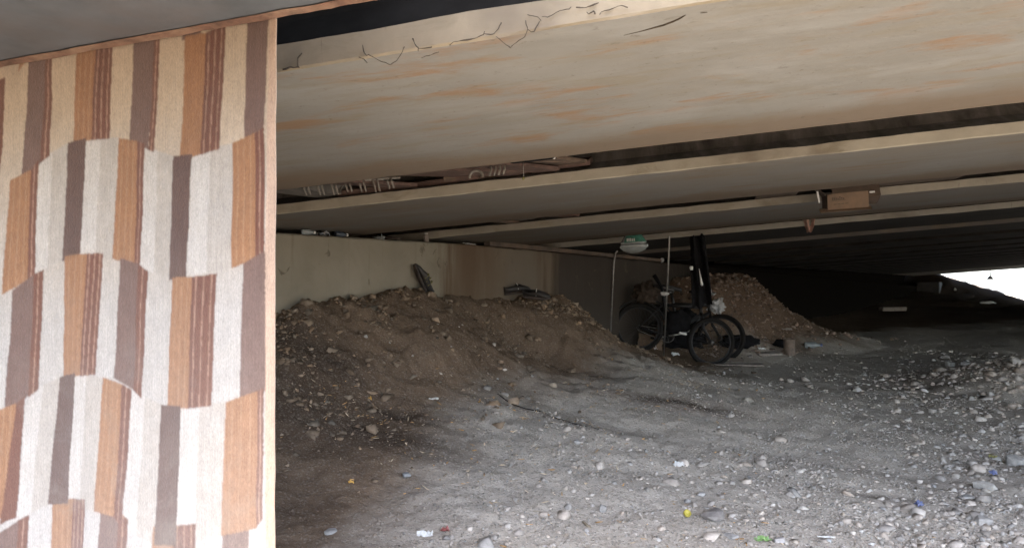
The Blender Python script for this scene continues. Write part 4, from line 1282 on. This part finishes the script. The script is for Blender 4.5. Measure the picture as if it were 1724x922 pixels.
bottle('glass_bottle', 0.12, 0.022, M['glass_dark'], M['white_plastic'], 'dark glass bottle lying along the wall top', frame(wtop(0.55, -0.05, 0.023), Vector((0, 0, 1)), DV))
v, f = sheet(9, 9, 0.07, 0.07, 0.035, 4, 3.7, 0.002); o = obj('plastic_wrap', v, f, M['clear'])
o.matrix_world = frame(wtop(0.98, -0.03, 0.016), DV, UP); tag(o, 'crumpled clear wrap on the wall top', 'plastic wrap')
bottle('squat_bottle', 0.075, 0.024, M['wood_grey'], M['paper'], 'squat bottle with a white cap standing on the wall top', frame(wtop(1.545, -0.03, 0.001), DV, UP), neck=0.5)
v, f = sheet(12, 4, 0.16, 0.03, 0.012, 3, 9.1, 0.003); o = obj('white_strip', v, f, M['paper'])
o.matrix_world = frame(wtop(2.13, -0.02, 0.009), DV, UP); tag(o, 'flat white strip on the wall top at the end of the timber', 'strip')
v, f = lump(0.06, (1.6, 0.9, 0.28), 0.35, 4.4); o = obj('dark_rag', v, f, M['rag'], None, True)
o.matrix_world = frame(wtop(1.2, -0.10, 0.016), DV, UP); tag(o, 'flattened dark rag on the wall top', 'rag')
mb = MB(); mb.box((0, 0, 0), (4.2, 0.07, 0.045), bev=0.006, jit=0.003)
o = mb.build('timber', M['timber']); o.matrix_world = frame(wtop(4.5, -0.015, 0.027), DV + UP * 0.0, UP)
tag(o, 'long timber lying along the top edge of the abutment wall', 'timber')
v, f = lump(0.035, (1.3, 0.8, 0.8), 0.5, 7.2); o = obj('bag_scrap', v, f, M['bag'], None, True)
o.matrix_world = frame(wtop(6.55, 0.02, 0.03), DV, UP); tag(o, 'grey plastic scrap at the far end of the long timber', 'plastic scrap')

# --- rods and the hanging jug, cloth and strip
top = on_q(1127, 398, 7.96); gp = ground_hit(1117, 601)
mb = MB(); mb.tube([top, top.lerp(gp, 0.5) + Vector((0.004, 0, 0)), gp - Vector((0, 0, 0.03))], 0.009, 10)
rod = tag(mb.build('metal_rod', M['steel'], None, True), 'thin grey rod from the girder lip to the floor in front of the bicycles', 'rod')
v, f = lump(0.03, (1.5, 0.7, 0.8), 0.5, 3.3); o = obj('tied_rag', v, f, M['paper'], None, True)
o.location = top.lerp(gp, (487 - 398) / 203.0) + Vector((-0.025, -0.005, 0)); tag(o, 'white scrap tied to the thin grey rod', 'scrap')
xw, yw = from_sd(5.0, 0.03)
mb = MB(); zg = gz1(xw, yw) - 0.05
mb.tube([(xw - 0.05, yw, zg), (xw, yw, EYE + 0.38), (xw + 0.02, yw, EYE + 0.50), (xw + 0.06, yw, EYE + 0.55), (xw + 0.2, yw - 0.02, EYE + 0.56)], 0.010, 8)
tag(mb.build('conduit_pipe', M['steel'], None, True), 'thin conduit running up the sooty wall left of the bicycles', 'pipe')
jp = pt(1067, 412, 7.42)
jug = tag(empty('hanging_jug', matrix=frame(jp, BV, UP)), 'clear jug with a green printed upper part hanging under the girders', 'jug')
mb = MB(); mb.lathe([(0.001, -0.085), (0.05, -0.083), (0.11, -0.06), (0.145, -0.02), (0.14, 0.0), (0.125, 0.005), (0.001, 0.006)], 24, squash=(1, 0.6)); mb.build('body', M['clear'], jug, True)
mb = MB(); mb.lathe([(0.001, 0.0), (0.128, 0.008), (0.132, 0.02), (0.11, 0.06), (0.085, 0.095), (0.001, 0.097)], 24, squash=(1, 0.6)); mb.build('upper_body', M['clear'], jug, True)
lv, lf = [], []
for (r_, z_) in ((0.134, 0.022), (0.114, 0.06), (0.09, 0.092)):
    for k in range(13):
        a = -math.pi * (0.12 + 0.62 * k / 12)
        lv.append((r_ * math.cos(a), r_ * 0.6 * math.sin(a) - 0.002, z_))
for i_ in range(2):
    for k in range(12):
        lf.append((i_ * 13 + k, i_ * 13 + k + 1, (i_ + 1) * 13 + k + 1, (i_ + 1) * 13 + k))
lo = obj('printed_label', lv, lf, M['green'], jug)
lo.modifiers.new('thick', 'SOLIDIFY').thickness = 0.001
mb = MB()
for k in range(5):
    mb.box((-0.055 + k * 0.017, -0.0745 + 0.0, 0.048), (0.011, 0.006, 0.034), (-0.55, 0, 0))
mb.build('printed_marks', M['label_white'], jug)
mb = MB(); mb.tube([(0, 0, 0.09), (0.01, 0, 0.16), (0.0, 0, 0.24)], 0.0025, 6); mb.build('wire', M['steel'], jug)
def hang2(u, w, p):
    wd = 1 + 0.35 * (0.5 - w)
    return Vector((p.x * wd, 0.03 * math.sin(u * 11 + w * 2) + p.z, p.y))
v, f = sheet(22, 26, 0.155, 0.74, 0.03, 3, 6.2, 0.006, hang2)
o = obj('black_cloth', v, f, M['black_cloth'], None, True)
o.matrix_world = frame(pt(1178, 455, 7.74), BV, UP); tag(o, 'long black cloth hanging from the girder behind the bicycles', 'cloth')
mb = MB()
a, b = pt(1177, 452, 7.66), pt(1182, 481, 7.66)
mb.tube([a, a.lerp(b, 0.3), a.lerp(b, 0.7), a.lerp(b, 0.93), b], [0.002, 0.006, 0.012, 0.014, 0.004], 8)
tag(mb.build('plastic_strip', M['paper'], None, True), 'white teardrop shaped strip against the hanging black cloth', 'strip')
v, f = lump(0.018, (1, 0.7, 1.2), 0.4, 2.2); o = obj('hanging_tag', v, f, M['label_white'], None, True); o.location = pt(1164, 451, 7.70)
tag(o, 'tiny pale tag at the left edge of the hanging black cloth', 'tag')

# --- shoes
def shoe(M4, label, L=0.27, straps=False, group='black shoes left by the wall'):
    root = tag(empty('shoe', matrix=M4), label, 'shoe', group)
    def outline(x):
        u = x / L
        return 0.5 * L * np.interp(u, [0, 0.04, 0.15, 0.4, 0.65, 0.85, 0.96, 1.0], [0.05, 0.17, 0.235, 0.215, 0.30, 0.275, 0.15, 0.03])
    def ring(x, w, z0, z1, rnd):
        pts = []
        for k in range(16):
            a = math.pi * 2 * k / 16
            cx, sz = math.cos(a), math.sin(a)
            zz = z0 + (z1 - z0) * (0.5 + 0.5 * (abs(sz) ** rnd) * (1 if sz > 0 else -1))
            pts.append((x, w * cx * (1 - 0.25 * max(0, sz)), zz))
        return pts
    xs = [L * u for u in (0.0, 0.02, 0.06, 0.15, 0.3, 0.45, 0.6, 0.75, 0.88, 0.96, 1.0)]
    def loft(z0f, z1f, wk, rnd, xs):
        v, f = [], []
        for x in xs: v += ring(x, outline(x) * wk, z0f(x / L), z1f(x / L), rnd)
        for i in range(len(xs) - 1):
            for k in range(16):
                k2 = (k + 1) % 16
                f.append((i * 16 + k, i * 16 + k2, (i + 1) * 16 + k2, (i + 1) * 16 + k))
        f.append(tuple(reversed(range(16)))); f.append(tuple(range((len(xs) - 1) * 16, len(xs) * 16)))
        return v, f
    v, f = loft(lambda u: 0.006 * (u - 0.5) ** 2 * 4 + (0.02 * max(0, u - 0.7) * 3) ** 1.2, lambda u: 0.028 + 0.012 * max(0, u - 0.7), 1.06, 0.5, xs)
    obj('sole', v, f, M['sole'], root, True)
    top = lambda u: np.interp(u, [0, 0.06, 0.2, 0.36, 0.55, 0.75, 0.92, 1.0], [0.085, 0.098, 0.09, 0.10, 0.095, 0.072, 0.058, 0.035])
    v, f = loft(lambda u: 0.022, lambda u: float(top(u)), 0.98, 0.8, xs)
    # sink the foot opening
    for i, p in enumerate(v):
        u = p[0] / L
        if 0.05 < u < 0.42 and p[2] > 0.06 and abs(p[1]) < outline(p[0]) * 0.62:
            v[i] = (p[0], p[1], 0.045)
    obj('upper', v, f, M['shoe'], root, True)
    for k, u in enumerate((0.50, 0.60) if not straps else (0.30, 0.42, 0.54)):
        x = u * L; w = float(outline(x)) * 1.0
        mb = MB(); mb.tube([(x, w * math.cos(a) * (1 - 0.2 * math.sin(a)), 0.035 + (float(top(u)) - 0.03) * max(0.0, math.sin(a))) for a in np.linspace(0.15, math.pi - 0.15, 12)], 0.0045 if straps else 0.003, 6)
        mb.build('strap', M['olive'] if straps else M['label_white'] if k == 0 else M['shoe'], root, True)
    return root
sx, sy = from_sd(1.47, 0.10)
p0 = pt(717, 499, sy); p0.x = (717 - CX) / FPX * sy
shoe(frame(p0, UP * 0.82 - DV * 0.55 - NV * 0.02, DV * 0.78 + NV * 0.55 + UP * 0.5), 'black shoe with olive straps propped toe up against the pale wall', L=0.30, straps=True)
g = ground_hit(850, 500); shoe(frame(g + Vector((0.0, -0.08, 0.035)), Vector((0.85, 0.25, 0.12)), UP), 'black shoe on the mound nearer the pale wall, pointing right')
g = ground_hit(880, 505); shoe(frame(g + Vector((0.0, -0.12, 0.045)), Vector((0.95, -0.2, -0.08)), Vector((0.1, -0.55, 0.8))), 'black shoe rolled onto its side in front of the other one on the mound', L=0.27)

# --- bicycles
def bicycle(label, rear, front, lean, R=0.31, steer=0.15):
    xd = Vector(front) - Vector(rear); wb = xd.length
    M4 = frame(rear, xd, UP + lean)
    root = tag(empty('bicycle', matrix=M4), label, 'bicycle', 'bicycles parked against the soil heap')
    BM = M['black_metal']
    bb = (0.42 * wb, 0, -0.03); st = (0.27 * wb, 0, 0.40); hb = (0.80 * wb, 0, 0.31); ht = (0.765 * wb, 0, 0.43)
    mb = MB()
    mb.tube([bb, st, (st[0] - 0.03, 0, st[2] + 0.08)], 0.021, 10)
    mb.tube([bb, hb], [0.030, 0.026], 10)
    mb.tube([(st[0] + 0.02, 0, st[2] - 0.06), (ht[0], 0, ht[2] - 0.03)], [0.022, 0.026], 10)
    mb.tube([hb, ht], 0.021, 10)
    for s in (-1, 1):
        mb.tube([(bb[0], 0.03 * s, bb[2]), (0.0, 0.062 * s, 0)], 0.009, 8)
        mb.tube([(st[0], 0.018 * s, st[2] - 0.06), (0.0, 0.062 * s, 0)], 0.008, 8)
    mb.build('frame', BM, root, True)
    sp = MB()
    sp.tube([(st[0] - 0.03, 0, st[2] + 0.06), (st[0] - 0.045, 0, st[2] + 0.12)], 0.013, 8)
    sp.build('seat_post', M['chrome'], root, True)
    # saddle
    v, f = [], []
    prof = [(-0.12, 0.075, 0.0), (-0.09, 0.085, 0.012), (-0.03, 0.07, 0.008), (0.04, 0.035, 0.006), (0.11, 0.022, 0.004), (0.15, 0.012, -0.004)]
    for (x, w, z) in prof:
        for a in np.linspace(0, 2 * math.pi, 12, endpoint=False):
            v.append((x + st[0] - 0.05, w * math.cos(a), st[2] + 0.145 + z + (0.022 if math.sin(a) > 0 else 0.035) * math.sin(a)))
    for i in range(len(prof) - 1):
        for k in range(12):
            f.append((i * 12 + k, i * 12 + (k + 1) % 12, (i + 1) * 12 + (k + 1) % 12, (i + 1) * 12 + k))
    f.append(tuple(reversed(range(12)))); f.append(tuple(range(60, 72)))
    obj('saddle', v, f, M['saddle'], root, True)
    # wheels
    for nm, cx, yaw in (('rear', 0.0, 0.0), ('front', wb, steer)):
        wmb = MB()
        wmb.lathe([(0.012, -0.05), (0.024, -0.045), (0.02, -0.03), (0.02, 0.03), (0.024, 0.045), (0.012, 0.05)], 12)
        wmb.v = [(a, c, b) for a, b, c in wmb.v]
        for k in range(28):
            a = 2 * math.pi * k / 28; sgn = 1 if k % 2 else -1
            a2 = a + (0.5 if (k // 2) % 2 else -0.5)
            wmb.tube([(0.022 * math.cos(a2), 0.035 * sgn, 0.022 * math.sin(a2)), ((R - 0.045) * math.cos(a), 0, (R - 0.045) * math.sin(a))], 0.0013, 4, False)
        wo = wmb.build('wheel', M['spoke'], root)
        wo.location = (cx, 0, 0); wo.rotation_euler = (0, 0, yaw)
        t = MB().torus((0, 0, 0), R - 0.026, 0.027, 'Y', 56, 10); t.build('tyre', M['rubber'], wo, True)
        t = MB().torus((0, 0, 0), R - 0.056, 0.010, 'Y', 56, 8); t.build('rim', M['black_metal'], wo, True)
    # fork, stem, handlebar
    fk = MB()
    ca, sa = math.cos(steer), math.sin(steer)
    for s in (-1, 1):
        fk.tube([(hb[0] - 0.0, 0.045 * s, hb[2] + 0.01), (hb[0] + 0.06 * wb, 0.052 * s, 0.16), (wb, 0.055 * s, 0.0)], [0.013, 0.011, 0.008], 8)
    fk.tube([(hb[0], -0.05, hb[2] + 0.01), (hb[0], 0.05, hb[2] + 0.01)], 0.014, 8)
    fk.build('fork', BM, root, True)
    h = MB()
    h.tube([ht, (ht[0] - 0.02, 0, ht[2] + 0.09), (ht[0] + 0.035, 0, ht[2] + 0.12)], 0.013, 8)
    c = Vector((ht[0] + 0.035, 0, ht[2] + 0.12))
    sd_ = Vector((-sa, ca, 0)); fw = Vector((ca, sa, 0))
    h.tube([c - sd_ * 0.27 - fw * 0.09 + Vector((0, 0, 0.05)), c - sd_ * 0.13 + Vector((0, 0, 0.035)), c - sd_ * 0.05, c + sd_ * 0.05, c + sd_ * 0.13 + Vector((0, 0, 0.035)), c + sd_ * 0.27 - fw * 0.09 + Vector((0, 0, 0.05))], 0.011, 8)
    ho = h.build('handlebar', M['chrome'], root, True)
    for s in (-1, 1):
        gmb = MB(); e = c + sd_ * 0.27 * s - fw * 0.09 + Vector((0, 0, 0.05)); d2 = (sd_ * 0.14 * s - fw * 0.09 + Vector((0, 0, 0.015))).normalized()
        gmb.tube([e - d2 * 0.085, e + d2 * 0.02], 0.017, 10); gmb.build('grip', M['rubber'], ho, True)
    # crank
    cr = MB()
    cr.torus((bb[0], 0.045, bb[2]), 0.075, 0.006, 'Y', 36, 6)
    for k in range(5):
        a = 2 * math.pi * k / 5
        cr.tube([(bb[0], 0.045, bb[2]), (bb[0] + 0.072 * math.cos(a), 0.045, bb[2] + 0.072 * math.sin(a))], 0.006, 6)
    cr.tube([(bb[0], -0.06, bb[2]), (bb[0], 0.06, bb[2])], 0.016, 10)
    co_ = cr.build('crankset', M['spoke'], root, True)
    for s, a in ((-1, 0.35), (1, 0.35 + math.pi)):
        e = Vector((bb[0] + 0.165 * math.cos(a), 0.07 * s, bb[2] + 0.165 * math.sin(a)))
        m2 = MB(); m2.tube([(bb[0], 0.06 * s, bb[2]), e], 0.009, 8); m2.build('crank_arm', M['chrome'], co_, True)
        m2 = MB(); m2.box(e + Vector((0, 0.05 * s, 0)), (0.09, 0.08, 0.025), None, 0.004); m2.build('pedal', M['label_white'] if s < 0 else M['rubber'], co_)
    m2 = MB()
    for s in (-1, 1):
        m2.tube([(bb[0], 0.045, bb[2] + 0.075 * s), (0.0, 0.045, 0.03 * s)], 0.004, 6)
    m2.build('chain', M['steel'], root)
    bgv, bgf = lump(0.15, (0.95, 0.5, 1.0), 0.4, wb * 31, 3)
    bg_ = obj('frame_bag', bgv, bgf, M['black_cloth'], root, True); bg_.location = (0.50 * wb, 0, 0.16)
    # mudguard over the rear wheel and twin stays
    g = MB().torus((0, 0, 0), R + 0.025, 0.012, 'Y', 40, 6, 0.5, 2.6); g.v = [(x, y * 2.4, z) for x, y, z in g.v]
    g.build('mudguard', BM, root, True)
    return root
ra = pt(1075, 551, 9.22); fa = pt(1197, 576, 9.10)
bicycle('black bicycle in front, with a white pedal and dull chrome handlebar', ra, fa, NV * -0.10 + Vector((0, 0.06, 0)), 0.305, 0.25)
rb = pt(1092, 549, 9.70); fb = pt(1213, 569, 9.54)
bicycle('second black bicycle half hidden behind the front one', rb, fb, Vector((0, 0.12, 0)), 0.315, -0.35)
# rags piled on the rear of the front bicycle
v, f = lump(0.13, (1.15, 0.7, 0.95), 0.55, 8.3, 4, 2.4)
o = obj('rag_bundle', v, f, M['rag'], None, True); o.location = pt(1088, 493, 9.24); tag(o, 'dark bundle of rags piled on the rear of the front bicycle', 'rags')
mb = MB()
a = pt(1101, 463, 9.1)
mb.tube([a, pt(1106, 470, 9.1), pt(1113, 482, 9.12), pt(1116, 495, 9.14)], [0.028, 0.024, 0.016, 0.014], 8)
tag(mb.build('umbrella_handle', M['black_cloth'], None, True), 'black stubby handle sticking up out of the rag bundle', 'handle')

# dark tarp dumped under the bicycles
g = ground_hit(1148, 592)
v, f = lump(0.2, (1.5, 0.55, 0.55), 0.5, 12.3, 4, 2.0)
o = obj('dark_tarp', v, f, M['black_cloth'], None, True); o.location = g + Vector((0.0, 0.10, 0.12)); tag(o, 'black tarp bundled on the floor under the bicycles', 'tarp')
g = ground_hit(1245, 598)
v, f = lump(0.16, (1.5, 0.6, 0.5), 0.5, 15.3, 4, 2.0)
o = obj('black_sack', v, f, M['black_cloth'], None, True); o.location = g + Vector((0.04, 0.12, 0.14)); tag(o, 'black sack behind the front wheel of the first bicycle', 'sack')
# white bag on the heap behind the front wheel
g = ground_hit(1206, 520)
bagp = pt(1207, 517, max(g.y - 0.1, 9.85))
v, f = lump(0.085, (1.1, 0.8, 0.95), 0.7, 1.9, 4, 2.6)
o = obj('plastic_bag', v, f, M['bag'], None, True); o.location = bagp; tag(o, 'crumpled pale plastic bag above the front bicycle wheel', 'plastic bag')
bo = o
mb = MB()
mb.tube([(0.02, -0.03, 0.03), (0.05, -0.04, 0.07), (0.06, -0.03, 0.13)], [0.02, 0.012, 0.02], 7)
mb.tube([(-0.02, -0.03, 0.04), (-0.06, -0.05, 0.08), (-0.10, -0.04, 0.07)], [0.02, 0.010, 0.014], 7)
mb.build('bag_handle', M['bag'], bo, True)

# --- litter on the floor
g = ground_hit(1095, 589)
v, f = sheet(10, 8, 0.30, 0.20, 0.02, 2, 3.1, 0.005)
o = obj('cardboard_scrap', v, f, M['card']); o.matrix_world = frame(g + Vector((0, 0, 0.085)), Vector((0.95, -0.1, -0.1)), Vector((0, -0.9, 0.5)))
tag(o, 'orange brown cardboard scrap leaning under the bicycle frame', 'cardboard')
def flat(name, px, py, sx, sy, mat, label, cat, amp=0.012, seed=1.0, yaw=0.0, z=0.008, th=0.002, tilt=0.0, group=None, nx=8, ny=6, freq=4):
    g = ground_hit(px, py)
    v, f = sheet(nx, ny, sx, sy, amp, freq, seed, th)
    o = obj(name, v, f, mat)
    o.matrix_world = frame(g + Vector((0, 0, z)), Vector((math.cos(yaw), math.sin(yaw), 0)), Vector((0, -tilt, 1)))
    return tag(o, label, cat, group)
flat('paper_scrap', 1137, 601, 0.10, 0.06, M['paper'], 'white paper scrap below the bicycle pedal', 'paper scrap', 0.03, 2.0, 0.3, 0.02, tilt=0.6)
flat('plastic_scrap', 1103, 592, 0.05, 0.09, M['bag'], 'narrow white scrap standing at the foot of the rod', 'plastic scrap', 0.02, 4.0, 0.3, 0.035, tilt=1.3)
mb = MB(); mb.box((0, 0, 0), (0.62, 0.16, 0.022), bev=0.004, jit=0.004)
o = mb.build('board', M['wood_grey']); g = ground_hit(1240, 613); o.matrix_world = frame(g + Vector((0, 0, 0.02)), Vector((0.99, -0.12, 0.0)), Vector((0, -0.1, 1)))
tag(o, 'weathered grey board lying flat below the front bicycle wheel', 'board')
mb = MB(); mb.box((0, 0, 0), (0.36, 0.14, 0.025), bev=0.004, jit=0.005)
o = mb.build('board', M['wood_grey']); g = ground_hit(1293, 600); o.matrix_world = frame(g + Vector((0, 0, 0.025)), Vector((0.93, 0.3, 0.02)), Vector((0, -0.15, 1)))
tag(o, 'shorter grey board lying behind the first, beside the brown can', 'board')
g = ground_hit(1329, 597)
hcan = 27 / FPX * g.y; rcan = 9.5 / FPX * g.y
can = tag(empty('old_can', (g.x, g.y, g.z - 0.005)), 'upright brown can standing at the foot of the soil heap', 'can')
can.rotation_euler = (0.05, -0.06, 0.4)
mb = MB(); mb.lathe([(0.001, 0), (rcan * 0.96, 0), (rcan, 0.006), (rcan * 0.985, 0.012), (rcan * 0.985, hcan * 0.35), (rcan, hcan * 0.37), (rcan * 0.985, hcan * 0.39), (rcan * 0.985, hcan - 0.012), (rcan * 1.02, hcan - 0.004), (rcan * 0.95, hcan), (rcan * 0.93, hcan - 0.02), (0.001, hcan - 0.025)], 28)
mb.build('body', M['can'], can, True)
mb = MB(); mb.torus((0, 0, 0), rcan * 1.0, 0.005, 'Z', 28, 6); mb.v = [(x, y, z + hcan) for x, y, z in mb.v]; mb.build('rim', M['can'], can, True)
g = ground_hit(1311, 582); v, f = lump(0.085, (1.2, 0.8, 0.7), 0.5, 5.0, 3); o = obj('black_bag', v, f, M['black_cloth'], None, True); o.location = g + Vector((0, -0.05, 0.04))
tag(o, 'small black bag slumped left of the brown can', 'bag')
g = ground_hit(1368, 585)
bottle('crushed_bottle', 0.26, 0.045, M['clear'], M['blue'], 'clear crushed bottle lying right of the brown can', frame(g + Vector((-0.12, -0.02, 0.05)), Vector((0, 0, 1)), Vector((0.97, 0.1, 0.06))))
flat('paper_scrap', 1283, 590, 0.10, 0.05, M['paper'], 'white scrap lying on the soil behind the grey boards', 'paper scrap', 0.02, 6.0, 0.2, 0.03, tilt=0.4)
flat('paper_scrap', 1325, 558, 0.16, 0.05, M['wood_grey'], 'pale scrap on the heap just above the brown can', 'paper scrap', 0.03, 8.0, 0.2, 0.03, tilt=0.4)
flat('paper_scrap', 730, 680, 0.06, 0.03, M['paper'], 'white paper scrap on the dark earth left of centre', 'paper scrap', 0.012, 3.3, 0.1, 0.01)
flat('paper_scrap', 1142, 783, 0.06, 0.035, M['paper'], 'bright white scrap in the middle of the gravel', 'paper scrap', 0.022, 5.3, 0.1, 0.012)
flat('paper_scrap', 715, 893, 0.07, 0.03, M['paper'], 'white scrap in the gravel at the bottom beside the rug', 'paper scrap', 0.02, 7.7, 0.0, 0.01)
flat('peel_scrap', 622, 677, 0.022, 0.022, M['orange'], 'orange peel scrap on the dark earth near the rug', 'peel', 0.02, 1.3, 0.4, 0.01, tilt=0.8)
flat('peel_scrap', 591, 817, 0.025, 0.016, M['orange'], 'orange scrap in the gravel near the lower part of the rug', 'peel', 0.01, 2.3, 0.4, 0.008)
flat('red_wrapper', 749, 888, 0.035, 0.03, M['red'], 'small red wrapper in the gravel at the bottom', 'wrapper', 0.02, 2.9, 0.4, 0.01)
flat('lime_wrapper', 1283, 911, 0.075, 0.045, M['lime'], 'lime green wrapper at the bottom between two pale stones', 'wrapper', 0.02, 3.9, 0.1, 0.012)
flat('blue_scrap', 1548, 858, 0.045, 0.03, M['blue'], 'blue plastic scrap in the rubble left of the whitish slab', 'plastic scrap', 0.025, 4.9, 0.5, 0.014, tilt=0.5)
flat('blue_scrap', 1673, 812, 0.05, 0.035, M['blue'], 'blue plastic scrap right behind the big pale stone', 'plastic scrap', 0.02, 5.9, 0.5, 0.06, tilt=0.5)
flat('yellow_scrap', 1672, 768, 0.05, 0.035, M['olive'], 'dull yellow scrap in the rubble above the big pale stone', 'plastic scrap', 0.02, 6.9, 0.5, 0.02, tilt=0.3)
flat('paper_scrap', 1390, 909, 0.075, 0.014, M['paper'], 'thin white strip in the gravel at the bottom', 'paper scrap', 0.004, 9.9, -0.05, 0.012)
g = ground_hit(1156, 872)
mb = MB(); mb.lathe([(0.001, 0.0), (0.0175, 0.0), (0.019, 0.002), (0.0185, 0.013), (0.017, 0.015), (0.0155, 0.013), (0.015, 0.004), (0.001, 0.003)], 24)
o = mb.build('bottle_cap', M['yellow'], None, True); o.location = g + Vector((0, 0, 0.012)); o.rotation_euler = (0.75, 0.1, 0.3)
tag(o, 'bright yellow bottle cap lying tilted in the gravel', 'bottle cap')
# thin cable half buried in the floor
pts = []
for (x, y) in ((838, 668), (860, 682), (885, 691), (910, 696), (940, 704), (965, 711), (985, 719), (1008, 727)):
    p = ground_hit(x, y); pts.append(p + Vector((0, 0, 0.001)))
mb = MB(); mb.tube(pts, 0.0038, 8)
tag(mb.build('cable', M['rubber'], None, True), 'thin black cable half buried across the gravel', 'cable')
# far things
g = ground_hit(1503, 524)
mb = MB(); mb.box((0, 0, 0), (42 / FPX * g.y, 0.25, 0.12), bev=0.02, jit=0.02)
o = mb.build('plank', M['wood_grey']); o.location = g + Vector((0, 0, 0.08)); o.rotation_euler = (0, -0.02, 0.1); tag(o, 'pale plank lying on the dark floor far under the bridge', 'plank')
g = ground_hit(1661, 511); v, f = lump(7.5 / FPX * g.y, (1.5, 0.8, 0.5), 0.5, 3.0, 3); o = obj('plastic_bag', v, f, M['paper'], None, True); o.location = g + Vector((0, 0, 0.05))
tag(o, 'white plastic bag on the far dark bank below the opening', 'plastic bag')
g = ground_hit(1608, 488); v, f = lump(2.6 / FPX * g.y, (0.7, 0.7, 1.2), 0.4, 3.6, 2); o = obj('paper_scrap', v, f, M['paper'], None, True); o.location = g + Vector((0, 0, 0.06))
tag(o, 'tiny white scrap high on the far dark bank', 'paper scrap')
tq = px_on_q(1667, QLAST - 0.1); c = on_beam(tq, QLAST - 0.1, 0.0)
lamp = tag(empty('hanging_bundle', c), 'small grey bundle hanging on a cord in the bright opening', 'bundle')
dz = c.z - pt(1667, 470, c.y).z
mb = MB(); mb.tube([(0, 0, 0.01), (0.02, 0, -dz * 0.6)], 0.02, 6); mb.build('cord', M['black_cloth'], lamp)
mb = MB(); mb.lathe([(0.02, -dz * 0.58), (0.07, -dz * 0.68), (0.13, -dz * 0.85), (0.17, -dz * 0.98), (0.12, -dz), (0.001, -dz)], 14); mb.build('cloth', M['wood_grey'], lamp, True)

# ------------------------------------------------------------------ camera, sun, sky
cam = bpy.data.cameras.new('camera')
cam.sensor_width = 36.0
cam.lens = 36.0 * FPX / 1724.0
cam.shift_y = (HY - 461.0) / 1724.0
cam.clip_start = 0.05
cam.clip_end = 6000
co = bpy.data.objects.new('camera', cam); C.objects.link(co)
co.location = (0, 0, EYE); co.rotation_euler = (math.radians(90), 0, 0)
bpy.context.scene.camera = co

SUN_AZ, SUN_EL = math.radians(185), math.radians(63)
sd = bpy.data.lights.new('sun', 'SUN'); sd.energy = 3.0; sd.angle = math.radians(0.5); sd.color = (1.0, 0.95, 0.87)
so = bpy.data.objects.new('sun', sd); C.objects.link(so)
sv = Vector((math.sin(SUN_AZ) * math.cos(SUN_EL), math.cos(SUN_AZ) * math.cos(SUN_EL), math.sin(SUN_EL)))
so.rotation_euler = sv.to_track_quat('Z', 'Y').to_euler()
so.location = sv * 50
w = bpy.data.worlds.new('World'); bpy.context.scene.world = w
w.use_nodes = True
nt = w.node_tree
bg = nt.nodes.get('Background') or nt.nodes.new('ShaderNodeBackground')
sky = nt.nodes.new('ShaderNodeTexSky'); sky.sky_type = 'NISHITA'; sky.sun_disc = False
sky.sun_elevation = SUN_EL; sky.sun_rotation = SUN_AZ
sky.air_density = 0.8; sky.dust_density = 3.0; sky.ozone_density = 0.6
nt.links.new(sky.outputs[0], bg.inputs['Color'])
bg.inputs['Strength'].default_value = 0.15
sc = bpy.context.scene
sc.view_settings.view_transform = 'Standard'
sc.view_settings.look = 'None'
sc.view_settings.gamma = 1
sc.view_settings.exposure = 3.45
sc.cycles.max_bounces = 10
sc.cycles.diffuse_bounces = 6
sc.cycles.use_denoising = True
